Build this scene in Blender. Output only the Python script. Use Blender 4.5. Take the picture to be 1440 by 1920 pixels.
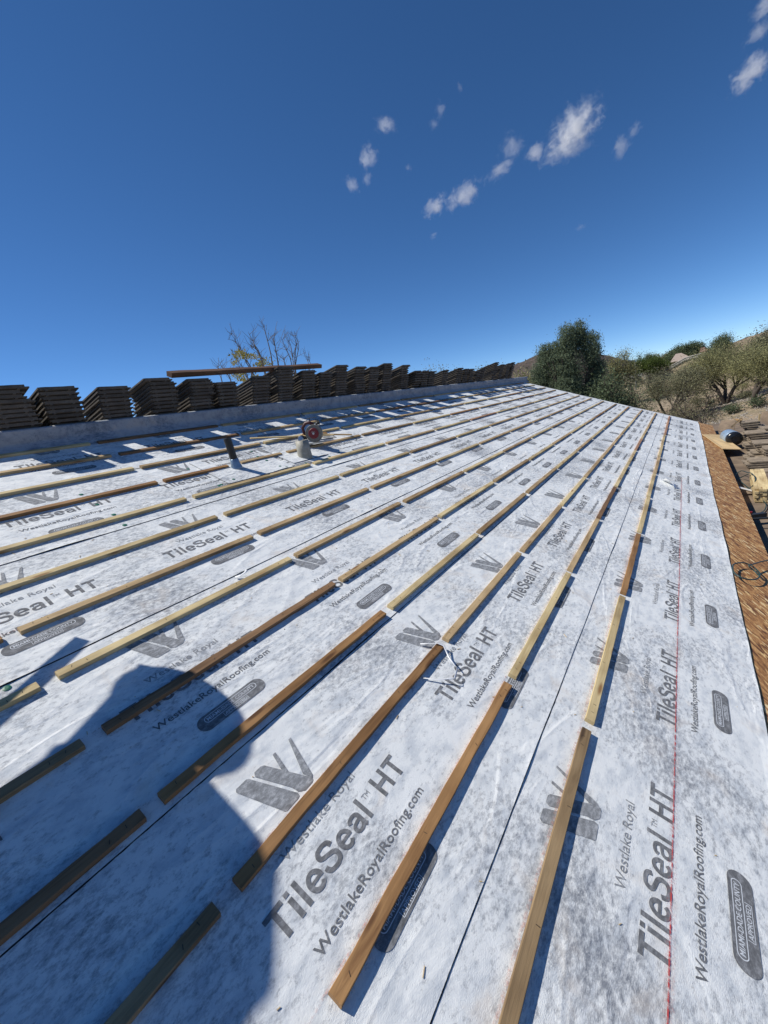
import bpy, bmesh, math, random
import numpy as np
from mathutils import Matrix, Vector
R=math.radians
random.seed(7); rng=np.random.default_rng(7)
sc=bpy.context.scene; COL=sc.collection
for o in list(bpy.data.objects): bpy.data.objects.remove(o)

# ---------------------------------------------------------------- camera, light
SL=R(22.6)                                   # 5:12 roof pitch
ROOF=Matrix.Rotation(SL,4,'X')               # roof frame (along eave, up the slope, normal) -> world
def rodr(w):
    w=Vector(w); return Matrix.Rotation(w.length,3,w.normalized())
Rc=rodr((0.3918,0.5555,0.2825))@Matrix(((0,-1,0),(0,0,-1),(1,0,0)))   # rows: right, down, forward in the roof frame
CAMR=Vector((0,0.2007,1.4101)); FPX=784.95
cw=ROOF.to_3x3()@Rc.transposed()             # columns right, down, forward in world
right,down,fwd=[Vector((cw[0][i],cw[1][i],cw[2][i])) for i in range(3)]
CAMW=ROOF@CAMR
cam=bpy.data.cameras.new('camera'); co=bpy.data.objects.new('camera',cam); COL.objects.link(co)
m=Matrix.Identity(4)
for r in range(3):
    m[r][0]=right[r]; m[r][1]=-down[r]; m[r][2]=-fwd[r]; m[r][3]=CAMW[r]
co.matrix_world=m
cam.sensor_fit='HORIZONTAL'; cam.sensor_width=36; cam.lens=36*FPX/1440
cam.clip_start=.02; cam.clip_end=9000
sc.camera=co
sc.render.resolution_x=768; sc.render.resolution_y=1024
sun_r=Vector((-.5,1.6,1.0)); SUN=(ROOF.to_3x3()@sun_r).normalized()
w=bpy.data.worlds.new('World'); sc.world=w; w.use_nodes=True
nt=w.node_tree; bg=nt.nodes['Background']
sk=nt.nodes.new('ShaderNodeTexSky'); sk.sky_type='NISHITA'; sk.sun_disc=False
sk.sun_elevation=math.asin(SUN.z); sk.sun_rotation=math.atan2(SUN.x,SUN.y)
sk.altitude=400; sk.air_density=0.5; sk.dust_density=0.0; sk.ozone_density=4.0
hs=nt.nodes.new('ShaderNodeHueSaturation'); hs.inputs['Saturation'].default_value=1.17
nt.links.new(sk.outputs[0],hs.inputs['Color']); nt.links.new(hs.outputs[0],bg.inputs[0])
bg.inputs[1].default_value=.122
sl=bpy.data.lights.new('sun','SUN'); sl.energy=4.8; sl.angle=R(.53); sl.color=(1,.955,.87)
so=bpy.data.objects.new('sun',sl); COL.objects.link(so)
so.rotation_euler=SUN.to_track_quat('Z','Y').to_euler(); so.location=SUN*30
sc.view_settings.view_transform='Standard'; sc.view_settings.look='None'
sc.view_settings.exposure=.17; sc.view_settings.gamma=1
sc.render.engine='CYCLES'
sc.cycles.volume_bounces=2; sc.cycles.transparent_max_bounces=12; sc.cycles.max_bounces=6

# ---------------------------------------------------------------- helpers
def ray(x,y):
    return (right*((x-720)/FPX)+down*((y-960)/FPX)+fwd).normalized()
def at(x,y,D):                                # world point seen at photo pixel, D metres away horizontally
    d=ray(x,y); return CAMW+d*(D/math.hypot(d.x,d.y))
def atz(x,y,Z):
    d=ray(x,y); return CAMW+d*((Z-CAMW.z)/d.z)
RI=ROOF.inverted()
def onroof(x,y,z=0):                          # roof-frame point at height z over the deck
    d=RI.to_3x3()@ray(x,y); return CAMR+d*((z-CAMR.z)/d.z)
def atY(x,y,P0,n):                            # roof-frame ray / plane
    d=RI.to_3x3()@ray(x,y); P0=Vector(P0);n=Vector(n); return CAMR+d*((P0-CAMR).dot(n)/d.dot(n))

class MB:
    def __init__(s): s.v=[];s.f=[];s.m=[]
    def add(s,v,f,mi=0):
        b=len(s.v); s.v+= [tuple(q) for q in v]; s.f+=[tuple(i+b for i in q) for q in f]; s.m+=[mi]*len(f); return s
    def box(s,x0,x1,y0,y1,z0,z1,mi=0,M=None,seg=1,wob=0):
        v=[];f=[]
        for i in range(seg+1):
            t=i/seg; x=x0+(x1-x0)*t
            for (y,z) in ((y0,z0),(y1,z0),(y1,z1),(y0,z1)):
                j=(random.uniform(-wob,wob),random.uniform(-wob,wob)) if wob and z==z1 else (0,0)
                v.append((x,y+j[0],z+j[1]))
        for i in range(seg):
            a=i*4;b=a+4
            for k in range(4):
                k2=(k+1)%4; f.append((a+k,a+k2,b+k2,b+k))
        f.append((3,2,1,0)); e=seg*4; f.append((e,e+1,e+2,e+3))
        if M is not None: v=[M@Vector(q) for q in v]
        return s.add(v,f,mi)
    def tube(s,pts,rad,n=8,mi=0,cap=True,closed=False):
        pts=[Vector(q) for q in pts]; N=len(pts)
        if not hasattr(rad,'__len__'): rad=[rad]*N
        v=[];f=[];up=Vector((0,0,1))
        prev=None
        for i,q in enumerate(pts):
            a=pts[(i-1)%N] if (closed or i>0) else q; b=pts[(i+1)%N] if (closed or i<N-1) else q
            t=(b-a); t=t.normalized() if t.length>1e-9 else Vector((0,0,1))
            if prev is None:
                x=t.cross(up); x=x if x.length>1e-3 else t.cross(Vector((1,0,0)))
            else: x=prev-t*prev.dot(t)
            x.normalize(); prev=x.copy(); y=t.cross(x)
            for k in range(n):
                c=2*math.pi*k/n; v.append(q+(x*math.cos(c)+y*math.sin(c))*rad[i])
        L=N if closed else N-1
        for i in range(L):
            a=i*n;b=((i+1)%N)*n
            for k in range(n):
                k2=(k+1)%n; f.append((a+k,a+k2,b+k2,b+k))
        if cap and not closed:
            f.append(tuple(range(n-1,-1,-1))); f.append(tuple(range((N-1)*n,N*n)))
        return s.add(v,f,mi)
    def lathe(s,prof,n=24,mi=0,M=None,cap=True):
        v=[];f=[]
        for (r,z) in prof:
            for k in range(n):
                c=2*math.pi*k/n; v.append((r*math.cos(c),r*math.sin(c),z))
        for i in range(len(prof)-1):
            for k in range(n):
                k2=(k+1)%n; f.append((i*n+k,i*n+k2,(i+1)*n+k2,(i+1)*n+k))
        if cap:
            f.append(tuple(range(n-1,-1,-1))); f.append(tuple(range((len(prof)-1)*n,len(prof)*n)))
        if M is not None: v=[M@Vector(q) for q in v]
        return s.add(v,f,mi)
    def build(s,name,mats,parent=None,smooth=False,M=None):
        me=bpy.data.meshes.new(name); me.from_pydata(s.v,[],s.f); me.update()
        if not isinstance(mats,(list,tuple)): mats=[mats]
        for q in mats: me.materials.append(q)
        if len(mats)>1: me.polygons.foreach_set('material_index',s.m)
        if smooth: me.polygons.foreach_set('use_smooth',[True]*len(me.polygons))
        o=bpy.data.objects.new(name,me); COL.objects.link(o)
        if parent is not None: o.parent=parent
        if M is not None: o.matrix_world=M
        return o
def tag(o,label=None,cat=None,group=None,kind=None):
    if label: o['label']=label
    if cat: o['category']=cat
    if group: o['group']=group
    if kind: o['kind']=kind
    return o
def empty(name,M):
    o=bpy.data.objects.new(name,None); COL.objects.link(o); o.empty_display_size=.1; o.matrix_world=M; return o
def T(*a): return Matrix.Translation(Vector(a))
def Rx(a): return Matrix.Rotation(a,4,'X')
def Ry(a): return Matrix.Rotation(a,4,'Y')
def Rz(a): return Matrix.Rotation(a,4,'Z')

# ---------------------------------------------------------------- materials
def mat(name,base=(.5,.5,.5),rough=.7,metal=0,spec=.5):
    m=bpy.data.materials.new(name); m.use_nodes=True
    b=m.node_tree.nodes['Principled BSDF']
    b.inputs['Base Color'].default_value=(*base,1); b.inputs['Roughness'].default_value=rough
    b.inputs['Metallic'].default_value=metal; b.inputs['Specular IOR Level'].default_value=spec
    return m
def N(m,t,**k):
    n=m.node_tree.nodes.new(t)
    for a,b in k.items():
        if a in n.inputs: n.inputs[a].default_value=b
        else: setattr(n,a,b)
    return n
def L(m,a,b): m.node_tree.links.new(a,b)
def ramp(m,fac,stops,interp='LINEAR'):
    r=N(m,'ShaderNodeValToRGB'); r.color_ramp.interpolation=interp
    e=r.color_ramp.elements
    while len(e)<len(stops): e.new(.5)
    for i,(p,c) in enumerate(stops): e[i].position=p; e[i].color=(*c,1) if len(c)==3 else c
    L(m,fac,r.inputs[0]); return r
def coords(m,scale=(1,1,1),rot=(0,0,0),kind='Object',rand=False):
    tc=N(m,'ShaderNodeTexCoord'); mp=N(m,'ShaderNodeMapping'); mp.inputs['Scale'].default_value=scale; mp.inputs['Rotation'].default_value=rot
    L(m,tc.outputs[kind],mp.inputs[0])
    if rand:
        oi=N(m,'ShaderNodeObjectInfo'); mu=N(m,'ShaderNodeMath',operation='MULTIPLY'); mu.inputs[1].default_value=37.0
        L(m,oi.outputs['Random'],mu.inputs[0]); L(m,mu.outputs[0],mp.inputs['Location'])
    return mp.outputs[0]
def noise(m,vec,scale,detail=4,rough=.55,dist=0):
    n=N(m,'ShaderNodeTexNoise'); n.inputs['Scale'].default_value=scale; n.inputs['Detail'].default_value=detail
    n.inputs['Roughness'].default_value=rough; n.inputs['Distortion'].default_value=dist
    L(m,vec,n.inputs['Vector']); return n.outputs['Fac']
def mixc(m,fac,a,b,mode='MIX'):
    x=N(m,'ShaderNodeMix',data_type='RGBA',blend_type=mode)
    for s,v in ((0,fac),(6,a),(7,b)):
        if hasattr(v,'is_output') or hasattr(v,'links'): L(m,v,x.inputs[s])
        else: x.inputs[s].default_value=v if s==0 else (*v,1)
    return x.outputs[2]
def bump(m,h,strength=.3,dist=.01):
    b=N(m,'ShaderNodeBump'); b.inputs['Strength'].default_value=strength; b.inputs['Distance'].default_value=dist
    L(m,h,b.inputs['Height']); L(m,b.outputs[0],m.node_tree.nodes['Principled BSDF'].inputs['Normal'])
def setc(m,c): L(m,c,m.node_tree.nodes['Principled BSDF'].inputs['Base Color'])

def fleece(name,c1,c2,smudge):
    m=mat(name,c1,.75,spec=.3)
    v=coords(m,(1,1.8,1),(0,0,R(35)))
    v2=coords(m,(1,1,1))
    a=noise(m,v,11,7,.66,.12)
    r=ramp(m,a,[(.36,(0,0,0)),(.54,(1,1,1))])
    base=mixc(m,r.outputs[0],c2,c1)
    # dark bleed-through scuffs, gathered in loose tracks
    g=noise(m,v2,1.7,3,.5); s=noise(m,v,30,9,.80,.10)
    mu=N(m,'ShaderNodeMath',operation='MULTIPLY_ADD'); L(m,g,mu.inputs[0]); mu.inputs[1].default_value=.55; L(m,s,mu.inputs[2])
    rs=ramp(m,mu.outputs[0],[(.77,(0,0,0)),(.87,(.40,.40,.40)),(.98,(.80,.80,.80))])
    base=mixc(m,rs.outputs[0],base,smudge)
    # faint dusty footmarks
    d=noise(m,v2,3.2,5,.6,1.5); rd=ramp(m,d,[(.57,(0,0,0)),(.72,(.42,.42,.42))])
    base=mixc(m,rd.outputs[0],base,(.60,.52,.44))
    setc(m,base)
    f=noise(m,coords(m,(1,3,1),(0,0,R(70))),190,3,.7); wr=noise(m,v2,5,4,.5)
    ad=N(m,'ShaderNodeMath',operation='MULTIPLY_ADD'); L(m,wr,ad.inputs[0]); ad.inputs[1].default_value=3.6; L(m,f,ad.inputs[2])
    cz=noise(m,coords(m,(.55,1.5,1),(0,0,R(12))),2.1,3,.5,.8)          # long shallow creases in the laid sheet
    cr=ramp(m,cz,[(.44,(0,0,0)),(.485,(1,1,1)),(.495,(1,1,1)),(.56,(0,0,0))])
    a2=N(m,'ShaderNodeMath',operation='MULTIPLY_ADD'); L(m,cr.outputs[0],a2.inputs[0]); a2.inputs[1].default_value=1.1; L(m,ad.outputs[0],a2.inputs[2]); ad=a2
    bump(m,ad.outputs[0],.5,.004)
    return m
M_FLEECE=fleece('membrane',(.76,.78,.785),(.57,.605,.64),(.10,.115,.15))
M_FLEECE2=fleece('membrane_ridge_shaded',(.36,.39,.43),(.25,.28,.33),(.08,.11,.15))  # darker, bluer membrane: shade of the ridge upstand put into its colour
def inkmat(name,c):
    m=mat(name,c,.8,spec=.2)
    v=coords(m,(1,1.8,1),(0,0,R(35))); a=noise(m,v,34,9,.8,.1)
    r=ramp(m,a,[(.36,tuple(q*.62 for q in c)),(.50,c),(.74,tuple(min(1,q*2.2+.05) for q in c))]); setc(m,r.outputs[0]); return m
M_INK=inkmat('print_ink',(.155,.16,.17)); M_INKL=inkmat('print_ink_light',(.24,.25,.265))
M_PAPER=mat('print_clear',(.62,.65,.69),.8)
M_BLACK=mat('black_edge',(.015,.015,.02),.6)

def wood(name,light,dark,knot,sc=1):
    m=mat(name,light,.68,spec=.3)
    v=coords(m,(2.2,34,34),rand=True); a=noise(m,v,1.0,6,.6,1.2)
    v2=coords(m,(1,1,1),rand=True)
    r=ramp(m,a,[(.30,dark),(.48,light),(.72,tuple(q*1.18 for q in light))])
    b=noise(m,v2,2.3,4,.6); rb=ramp(m,b,[(.35,(.62,.58,.55)),(.6,(1,1,1))])
    c=mixc(m,1.0,r.outputs[0],rb.outputs[0],'MULTIPLY')
    k=N(m,'ShaderNodeTexVoronoi'); k.inputs['Scale'].default_value=1.0
    v3=coords(m,(3.4,17,17),rand=True); L(m,v3,k.inputs['Vector'])
    rk=ramp(m,k.outputs['Distance'],[(.09,(1,1,1)),(.20,(0,0,0))])
    c=mixc(m,rk.outputs[0],c,knot)
    oi=N(m,'ShaderNodeObjectInfo'); rr=ramp(m,oi.outputs['Random'],[(0,(.78,.76,.74)),(1,(1.0,1.0,1.0))])
    c=mixc(m,1.0,c,rr.outputs[0],'MULTIPLY')
    setc(m,c)
    g=noise(m,coords(m,(12,160,160)),1.0,4,.7)
    bump(m,g,.5,.002); return m
W={'pine':wood('pine_new',(.66,.53,.29),(.55,.40,.19),(.33,.19,.08)),
   'tan':wood('pine_tan',(.56,.41,.225),(.40,.27,.13),(.24,.13,.06)),
   'orange':wood('weathered_orange',(.40,.225,.095),(.22,.11,.045),(.13,.06,.025)),
   'brown':wood('weathered_brown',(.28,.165,.085),(.12,.065,.032),(.07,.035,.02)),
   'grey':wood('weathered_grey',(.36,.255,.14),(.22,.15,.08),(.11,.07,.04)),
   'pink':wood('cedar_pink',(.50,.29,.17),(.36,.18,.10),(.2,.08,.04))}
WN={'pine':'pale new pine','tan':'tan pine','orange':'orange-brown weathered','brown':'dark brown rough','grey':'greyish weathered','pink':'reddish'}
M_STAPLE=mat('staple',(.05,.045,.04),.5,.5)
def osb():
    m=mat('osb',(.4,.2,.08),.75)
    v=coords(m,(1,1,1),(0,0,R(-30)))
    vo=N(m,'ShaderNodeTexVoronoi'); vo.inputs['Scale'].default_value=1; vo.inputs['Randomness'].default_value=1
    mp=N(m,'ShaderNodeMapping'); mp.inputs['Scale'].default_value=(17,80,1); L(m,v,mp.inputs[0]); L(m,mp.outputs[0],vo.inputs['Vector'])
    sp=N(m,'ShaderNodeSeparateColor'); L(m,vo.outputs['Color'],sp.inputs[0])
    r=ramp(m,sp.outputs[0],[(.0,(.13,.05,.018)),(.25,(.31,.145,.05)),(.6,(.46,.235,.085)),(.84,(.56,.32,.13)),(.93,(.74,.50,.22)),(1,(.88,.70,.42))])
    n=noise(m,coords(m,(30,110,1),(0,0,R(-22))),1,5,.7); rn=ramp(m,n,[(.3,(.55,.5,.45)),(.6,(1,1,1))])
    setc(m,mixc(m,1,r.outputs[0],rn.outputs[0],'MULTIPLY'))
    bump(m,sp.outputs[1],.5,.003); return m
M_OSB=osb()
def speckle(name,c1,c2,scale,rough=.85,b=.3,bd=.01,detail=6):
    m=mat(name,c1,rough); v=coords(m); a=noise(m,v,scale,detail,.65)
    r=ramp(m,a,[(.3,c2),(.65,c1)]); setc(m,r.outputs[0]); bump(m,a,b,bd); return m
def tilemat():
    m=mat('concrete_tile',(.13,.11,.085),.9)
    v=coords(m,rand=True); a=noise(m,v,9,6,.7); f=noise(m,v,160,3,.7)
    r=ramp(m,a,[(.3,(.085,.074,.062)),(.65,(.155,.136,.112))]); rf=ramp(m,f,[(.35,(.7,.7,.7)),(.7,(1.2,1.2,1.2))])
    c=mixc(m,1,r.outputs[0],rf.outputs[0],'MULTIPLY')
    oi=N(m,'ShaderNodeObjectInfo'); rr=ramp(m,oi.outputs['Random'],[(0,(.7,.68,.66)),(1,(1.15,1.12,1.1))])
    setc(m,mixc(m,1,c,rr.outputs[0],'MULTIPLY')); bump(m,f,.4,.002); return m
M_TILE=tilemat()
def tile2():
    m=mat('concrete_tile_tan',(.3,.25,.19),.9); v=coords(m,rand=True); a=noise(m,v,14,6,.7)
    r=ramp(m,a,[(.3,(.15,.12,.09)),(.65,(.31,.25,.18))]); setc(m,r.outputs[0]); bump(m,a,.4,.004); return m
M_TILET=tile2()

# ---------------------------------------------------------------- terrain and hills
def smooth(t): t=min(1,max(0,t)); return t*t*(3-2*t)
GZ=-3.0
def ground_h(x,y):
    lat=4.2-.26*y if y>0 else 4.2-.20*y
    lat=min(8,max(.4,lat))
    h=GZ+smooth((x-42)/115)*lat
    d=math.hypot(x-7,y-2)
    h+=.25*math.sin(x*.21+y*.13)*smooth((d-18)/20)+.12*math.sin(x*.6-y*.5)*smooth((d-18)/20)
    h+=.9*smooth((x-34)/6)*smooth((-y-1.5)/5)*(1-smooth((x-60)/30))      # bank beyond the wash
    if x>230: h-= (x-230)*.05
    return max(h,-12)
def terrain():
    rs=np.concatenate([np.linspace(0,20,8),np.linspace(21,260,150),np.geomspace(270,6000,26)])
    an=np.concatenate([np.linspace(-60,-14,24),np.linspace(-13.5,24,151),np.linspace(25,80,40),np.linspace(84,296,50)])
    v=[];f=[]
    for r in rs:
        for a in an:
            x=r*math.cos(R(a)); y=r*math.sin(R(a)); v.append((x,y,ground_h(x,y)))
    n=len(an)
    for i in range(len(rs)-1):
        for j in range(n):
            j2=(j+1)%n; f.append((i*n+j,i*n+j2,(i+1)*n+j2,(i+1)*n+j) if i>=0 else 0)
    f=[tuple(reversed(q)) for q in f]
    m=mat('desert_ground',(.25,.19,.13),.95)
    c=coords(m); a=noise(m,c,.09,6,.6); b=noise(m,c,1.6,8,.75); g=noise(m,c,9,4,.7)
    r=ramp(m,a,[(.34,(.20,.14,.095)),(.5,(.27,.205,.145)),(.66,(.34,.275,.20))])
    rb=ramp(m,b,[(.36,(.55,.55,.5)),(.6,(1.15,1.12,1.08))])
    cc=mixc(m,1,r.outputs[0],rb.outputs[0],'MULTIPLY')
    rg=ramp(m,g,[(.62,(0,0,0)),(.70,(.6,.6,.6))]); cc=mixc(m,rg.outputs[0],cc,(.42,.38,.32))
    rs_=ramp(m,noise(m,c,.5,6,.7),[(.52,(0,0,0)),(.66,(.5,.5,.5))]); cc=mixc(m,rs_.outputs[0],cc,(.10,.10,.05))
    setc(m,cc); bump(m,b,.8,.25)
    mb=MB(); mb.v=v; mb.f=f; mb.m=[0]*len(f)
    o=mb.build('ground',m,smooth=True); tag(o,'dry brown desert ground with gravel and scrub beyond the roof','ground',kind='structure')
terrain()
def hillmat():
    m=mat('rocky_hill',(.2,.14,.11),.95); c=coords(m); a=noise(m,c,.012,6,.6); b=noise(m,c,.11,9,.78)
    r=ramp(m,a,[(.35,(.085,.062,.054)),(.65,(.125,.092,.075))])
    rb=ramp(m,b,[(.40,(.40,.42,.36)),(.58,(1.1,1.08,1.05)),(.72,(1.7,1.6,1.45))])
    setc(m,mixc(m,1,r.outputs[0],rb.outputs[0],'MULTIPLY')); bump(m,b,1,4); return m
M_HILL=hillmat()
def hill(name,label,az0,az1,prof,D,depth):
    # ridge profile given as (azimuth deg, elevation deg); ground falls away from it on both sides
    v=[];f=[];na=90;nr=34
    ax=[p[0] for p in prof]; ex=[p[1] for p in prof]
    for i in range(na+1):
        a=az0+(az1-az0)*i/na; e=np.interp(a,ax,ex)
        H=CAMW.z+D*math.tan(R(e))
        for j in range(nr+1):
            t=j/nr*2-1; rr=D+t*depth
            z=(H+14)*math.exp(-(t*1.55)**2)-14
            z+= (math.sin(a*3.1+j*.7)+math.sin(a*7.7+j*1.3)*.6+math.sin(a*17+j*2.1)*.35)*.012*H*(1-abs(t))+random.uniform(-.3,.3)
            v.append((rr*math.cos(R(a)),rr*math.sin(R(a)),z))
    for i in range(na):
        for j in range(nr):
            q=i*(nr+1)+j; f.append((q,q+1,q+nr+2,q+nr+1))
    mb=MB(); mb.v=v; mb.f=f; mb.m=[0]*len(f)
    o=mb.build(name,M_HILL,smooth=True); tag(o,label,'hill',kind='structure'); return o
hill('hill','brown rocky hill rising behind the big dark green tree',-4,40,
     [(-4,.2),(1.0,.9),(2.2,.75),(3.4,.45),(4.0,.5),(4.7,.85),(5.9,1.4),(6.5,1.7),(8.1,2.45),(10,3.3),(12,3.95),(13.5,3.95),(14.7,3.6),(15.6,3.4),(17,3.1),(22,1.8),(40,-.3)],640,260)
hill('hill','low brown hill on the right skyline above the hillside roofs',-30,6,
     [(-30,1.5),(-14,1.5),(-8,1.2),(-6,1.15),(-5,1.12),(-4.1,.88),(-3.2,.6),(-1,.2),(1,.0),(6,-.6)],260,80)

# ---------------------------------------------------------------- the house under the roof
UE=14.1; RY=4.26; EY=-1.02; U0=-5.0
house=empty('house',T(0,0,0)); tag(house,'single-storey house whose stripped roof carries the white membrane and battens','house')
mb=MB(); mb.box(U0,UE-.03,EY,RY,-.016,-.004); mb.build('roof_deck',M_OSB,house,M=ROOF)
mb=MB()
for k_ in range(-1,6):
    u_=1.9+2.44*k_; mb.box(u_,u_+.004,EY+.001,-.68,-.0042,-.0036)
    for q_ in range(3):
        for e_ in (-.012,.016): mb.lathe([(.0,-.0036),(.0035,-.0036),(.0035,-.0034),(.0,-.0034)],8,M=T(u_+e_,-.98+.13*q_,0),cap=False)
mb.build('panel_joint',M_BLACK,house,M=ROOF)
mb=MB(); mb.box(U0,UE-.05,EY+.02,EY+.06,-.20,-.017); mb.build('fascia',W['brown'],house,M=ROOF)
RW=ROOF@Vector((0,RY,0))
FAR=T(0,RW.y,RW.z)@Rx(-SL)
mb=MB(); mb.box(U0,UE-.03,.002,5.2,-.022,-.003)
mb.build('far_roof_slope',speckle('felt_grey',(.33,.35,.38),(.2,.22,.25),8),house,M=FAR)
M_STUC=speckle('stucco',(.46,.37,.26),(.40,.31,.22),30)
mb=MB(); mb.box(U0+.5,UE-.5,EY*.923+.5,RW.y+4.2,GZ-.5,-.72)
mb.v+= [(UE-.5,EY*.923+.5,-.72),(UE-.5,RW.y,RW.z-.14),(UE-.5,RW.y+4.2,-.72),(UE-.56,EY*.923+.5,-.72),(UE-.56,RW.y,RW.z-.14),(UE-.56,RW.y+4.2,-.72)]
b=len(mb.v)-6; mb.f+=[(b,b+1,b+2),(b+3,b+5,b+4)]; mb.m+=[0,0]
mb.build('wall',M_STUC,house)
DZ=-.55
m=mat('old_plywood',(.2,.14,.09),.9); c=coords(m,(1,1,1)); a=noise(m,c,3,7,.65,.6); r=ramp(m,a,[(.3,(.085,.060,.042)),(.5,(.16,.118,.082)),(.72,(.25,.185,.125))]); setc(m,r.outputs[0]); bump(m,noise(m,c,60,4,.7),.4,.003); M_OLDPLY=m
mb=MB(); mb.box(U0,15.6,-5.2,EY*.923+.1,DZ-.02,DZ); mb.build('patio_roof_deck',M_OLDPLY,house)
mb=MB()
for x in (U0+.4,3.5,7.5,11.5,15.2): mb.box(x-.08,x+.08,-5.1,-4.94,GZ-.3,DZ-.02)
mb.build('patio_post',M_STUC,house)

# ---------------------------------------------------------------- membrane sheets with print
SEAM=[-.69,.128,.955,1.762,2.565,3.375,4.19]
BASE=[-.336,.478,1.300,2.113,2.93,3.75]
TOFF=[.905,.350,.425,.135,.60,.935]; PER=.92
dg=None
_txtcache={}
def text_tris(s,bold):
    k=(s,bold)
    if k in _txtcache: return _txtcache[k]
    cu=bpy.data.curves.new('txt','FONT'); cu.body=s; cu.size=1; cu.offset=bold; cu.resolution_u=3
    o=bpy.data.objects.new('txt',cu); COL.objects.link(o); bpy.context.view_layer.update()
    d=bpy.context.evaluated_depsgraph_get(); me=bpy.data.meshes.new_from_object(o.evaluated_get(d))
    v=np.array([q.co[:2] for q in me.vertices]); f=[tuple(q.vertices) for q in me.polygons]
    bpy.data.objects.remove(o); bpy.data.curves.remove(cu); bpy.data.meshes.remove(me)
    v=v-v.min(0); _txtcache[k]=(v,f); return v,f
def put_text(mb,s,bold,x0,x1,y0,cap,z,ref=None,mi=0):
    v,f=text_tris(s,bold)
    vr,_=text_tris(ref or 'T',bold)                      # cap height from a reference glyph
    w=v[:,0].max(); sy=cap/(vr[:,1].max())
    desc=0
    if any(ch in s for ch in 'gyp'): # descender shift
        vd,_=text_tris(s.replace('g','o').replace('y','x').replace('p','o'),bold); desc=v[:,1].max()-vd[:,1].max()
    mb.add([(x0+q[0]/w*(x1-x0),y0+(q[1]-desc)*sy,z) for q in v],f,mi)
def cat2(p,n=7):
    out=[]; p=[np.array(q,float) for q in p]
    for i in range(len(p)-1):
        p0=p[max(0,i-1)];p1=p[i];p2=p[i+1];p3=p[min(len(p)-1,i+2)]
        for k in range(n):
            t=k/n; out.append(.5*((2*p1)+(-p0+p2)*t+(2*p0-5*p1+4*p2-p3)*t*t+(-p0+3*p1-3*p2+p3)*t**3))
    out.append(p[-1]); return out
def glyph(ch):
    R_=lambda x0,x1,y0,y1:[(x0,y0),(x1,y0),(x1,y1),(x0,y1)]
    def S_(pts,w):
        n=len(pts); a=[];b=[]
        for i,q in enumerate(pts):
            d=pts[min(n-1,i+1)]-pts[max(0,i-1)]; d=d/np.linalg.norm(d); nn=np.array([-d[1],d[0]])
            ww=w[0]*nn[0]**2+w[1]*nn[1]**2; a.append(q+nn*ww/2); b.append(q-nn*ww/2)
        return ('S',a,b)
    arc=lambda cx,cy,rx,ry,a0,a1,n=26:[np.array([cx+rx*math.cos(R(a0+(a1-a0)*i/n)),cy+ry*math.sin(R(a0+(a1-a0)*i/n))]) for i in range(n+1)]
    if ch=='T': return .851,[R_(.03,.82,.825,1),R_(.325,.525,0,.826)]
    if ch=='i': return .387,[R_(.095,.29,0,.735),R_(.095,.29,.835,1)]
    if ch=='l': return .387,[R_(.095,.29,0,1)]
    if ch=='H': return 1.006,[R_(.10,.30,0,1),R_(.705,.905,0,1),R_(.299,.706,.415,.59)]
    if ch=='e': return .774,[S_(arc(.385,.36,.265,.305,2,322),(.19,.155)),R_(.17,.735,.305,.425)]
    if ch=='S': return .929,[S_(cat2([(.805,.70),(.745,.86),(.60,.925),(.45,.935),(.27,.90),(.175,.76),(.24,.63),(.46,.555),(.68,.48),(.785,.34),(.745,.16),(.60,.075),(.44,.062),(.24,.10),(.145,.21),(.115,.33)]),(.20,.155))]
    if ch=='a': return .774,[S_(cat2([(.125,.50),(.19,.62),(.36,.665),(.53,.63),(.60,.50),(.60,.30),(.60,.10),(.66,.0)]),(.19,.14)),S_(cat2([(.60,.41),(.42,.385),(.22,.34),(.145,.21),(.22,.075),(.38,.055),(.53,.13),(.60,.25)]),(.17,.13))]
    return .4,[]
def put_sans(mb,word,x0,x1,y0,cap,z):
    adv=sum(glyph(c)[0] for c in word); sx=(x1-x0)/adv; x=x0; k=0
    for c in word:
        a,ps=glyph(c)
        for p in ps:
            zz=z+.00012*(k%3); k+=1
            if p and p[0]=='S':
                A,B=p[1],p[2]; n=len(A)
                mb.add([(x+q[0]*sx,y0+q[1]*cap,zz) for q in A]+[(x+q[0]*sx,y0+q[1]*cap,zz) for q in B],[(i,i+1,n+i+1,n+i) for i in range(n-1)])
            else: mb.add([(x+q[0]*sx,y0+q[1]*cap,zz) for q in p],[(0,1,2,3)])
        x+=a*sx
def rpoly(cx0,cx1,cy0,cy1,r,n=6):
    p=[]
    for (x,y,a0) in ((cx1-r,cy1-r,0),(cx0+r,cy1-r,90),(cx0+r,cy0+r,180),(cx1-r,cy0+r,270)):
        for i in range(n+1):
            a=R(a0+90*i/n); p.append((x+r*math.cos(a),y+r*math.sin(a)))
    return p
def W_logo(mb,u,y,z):
    P=lambda l,e=0:mb.add([(u+a,y+b,z+e) for a,b in l],[tuple(range(len(l)))])
    # two heavy strokes and two hairline strokes
    P([(.160,.372),(.166,.380),(.205,.380),(.212,.374),(.280,.226),(.277,.216),(.268,.213),(.222,.213),(.216,.218)])
    P([(.236,.378),(.262,.378),(.272,.372),(.343,.226),(.341,.217),(.333,.213),(.300,.213),(.294,.219),(.290,.228),(.228,.366)])
    P([(.2835,.228),(.2925,.219),(.326,.379),(.314,.379),(.2795,.250)],.0002)
    P([(.343,.222),(.352,.230),(.3975,.379),(.387,.379),(.333,.255)],.0002)
def sheet_z(k,Y):
    lo,hi=SEAM[k],SEAM[k+1]+.06
    return .0036*(1-(Y-lo)/(hi-lo))+.0005
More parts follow.
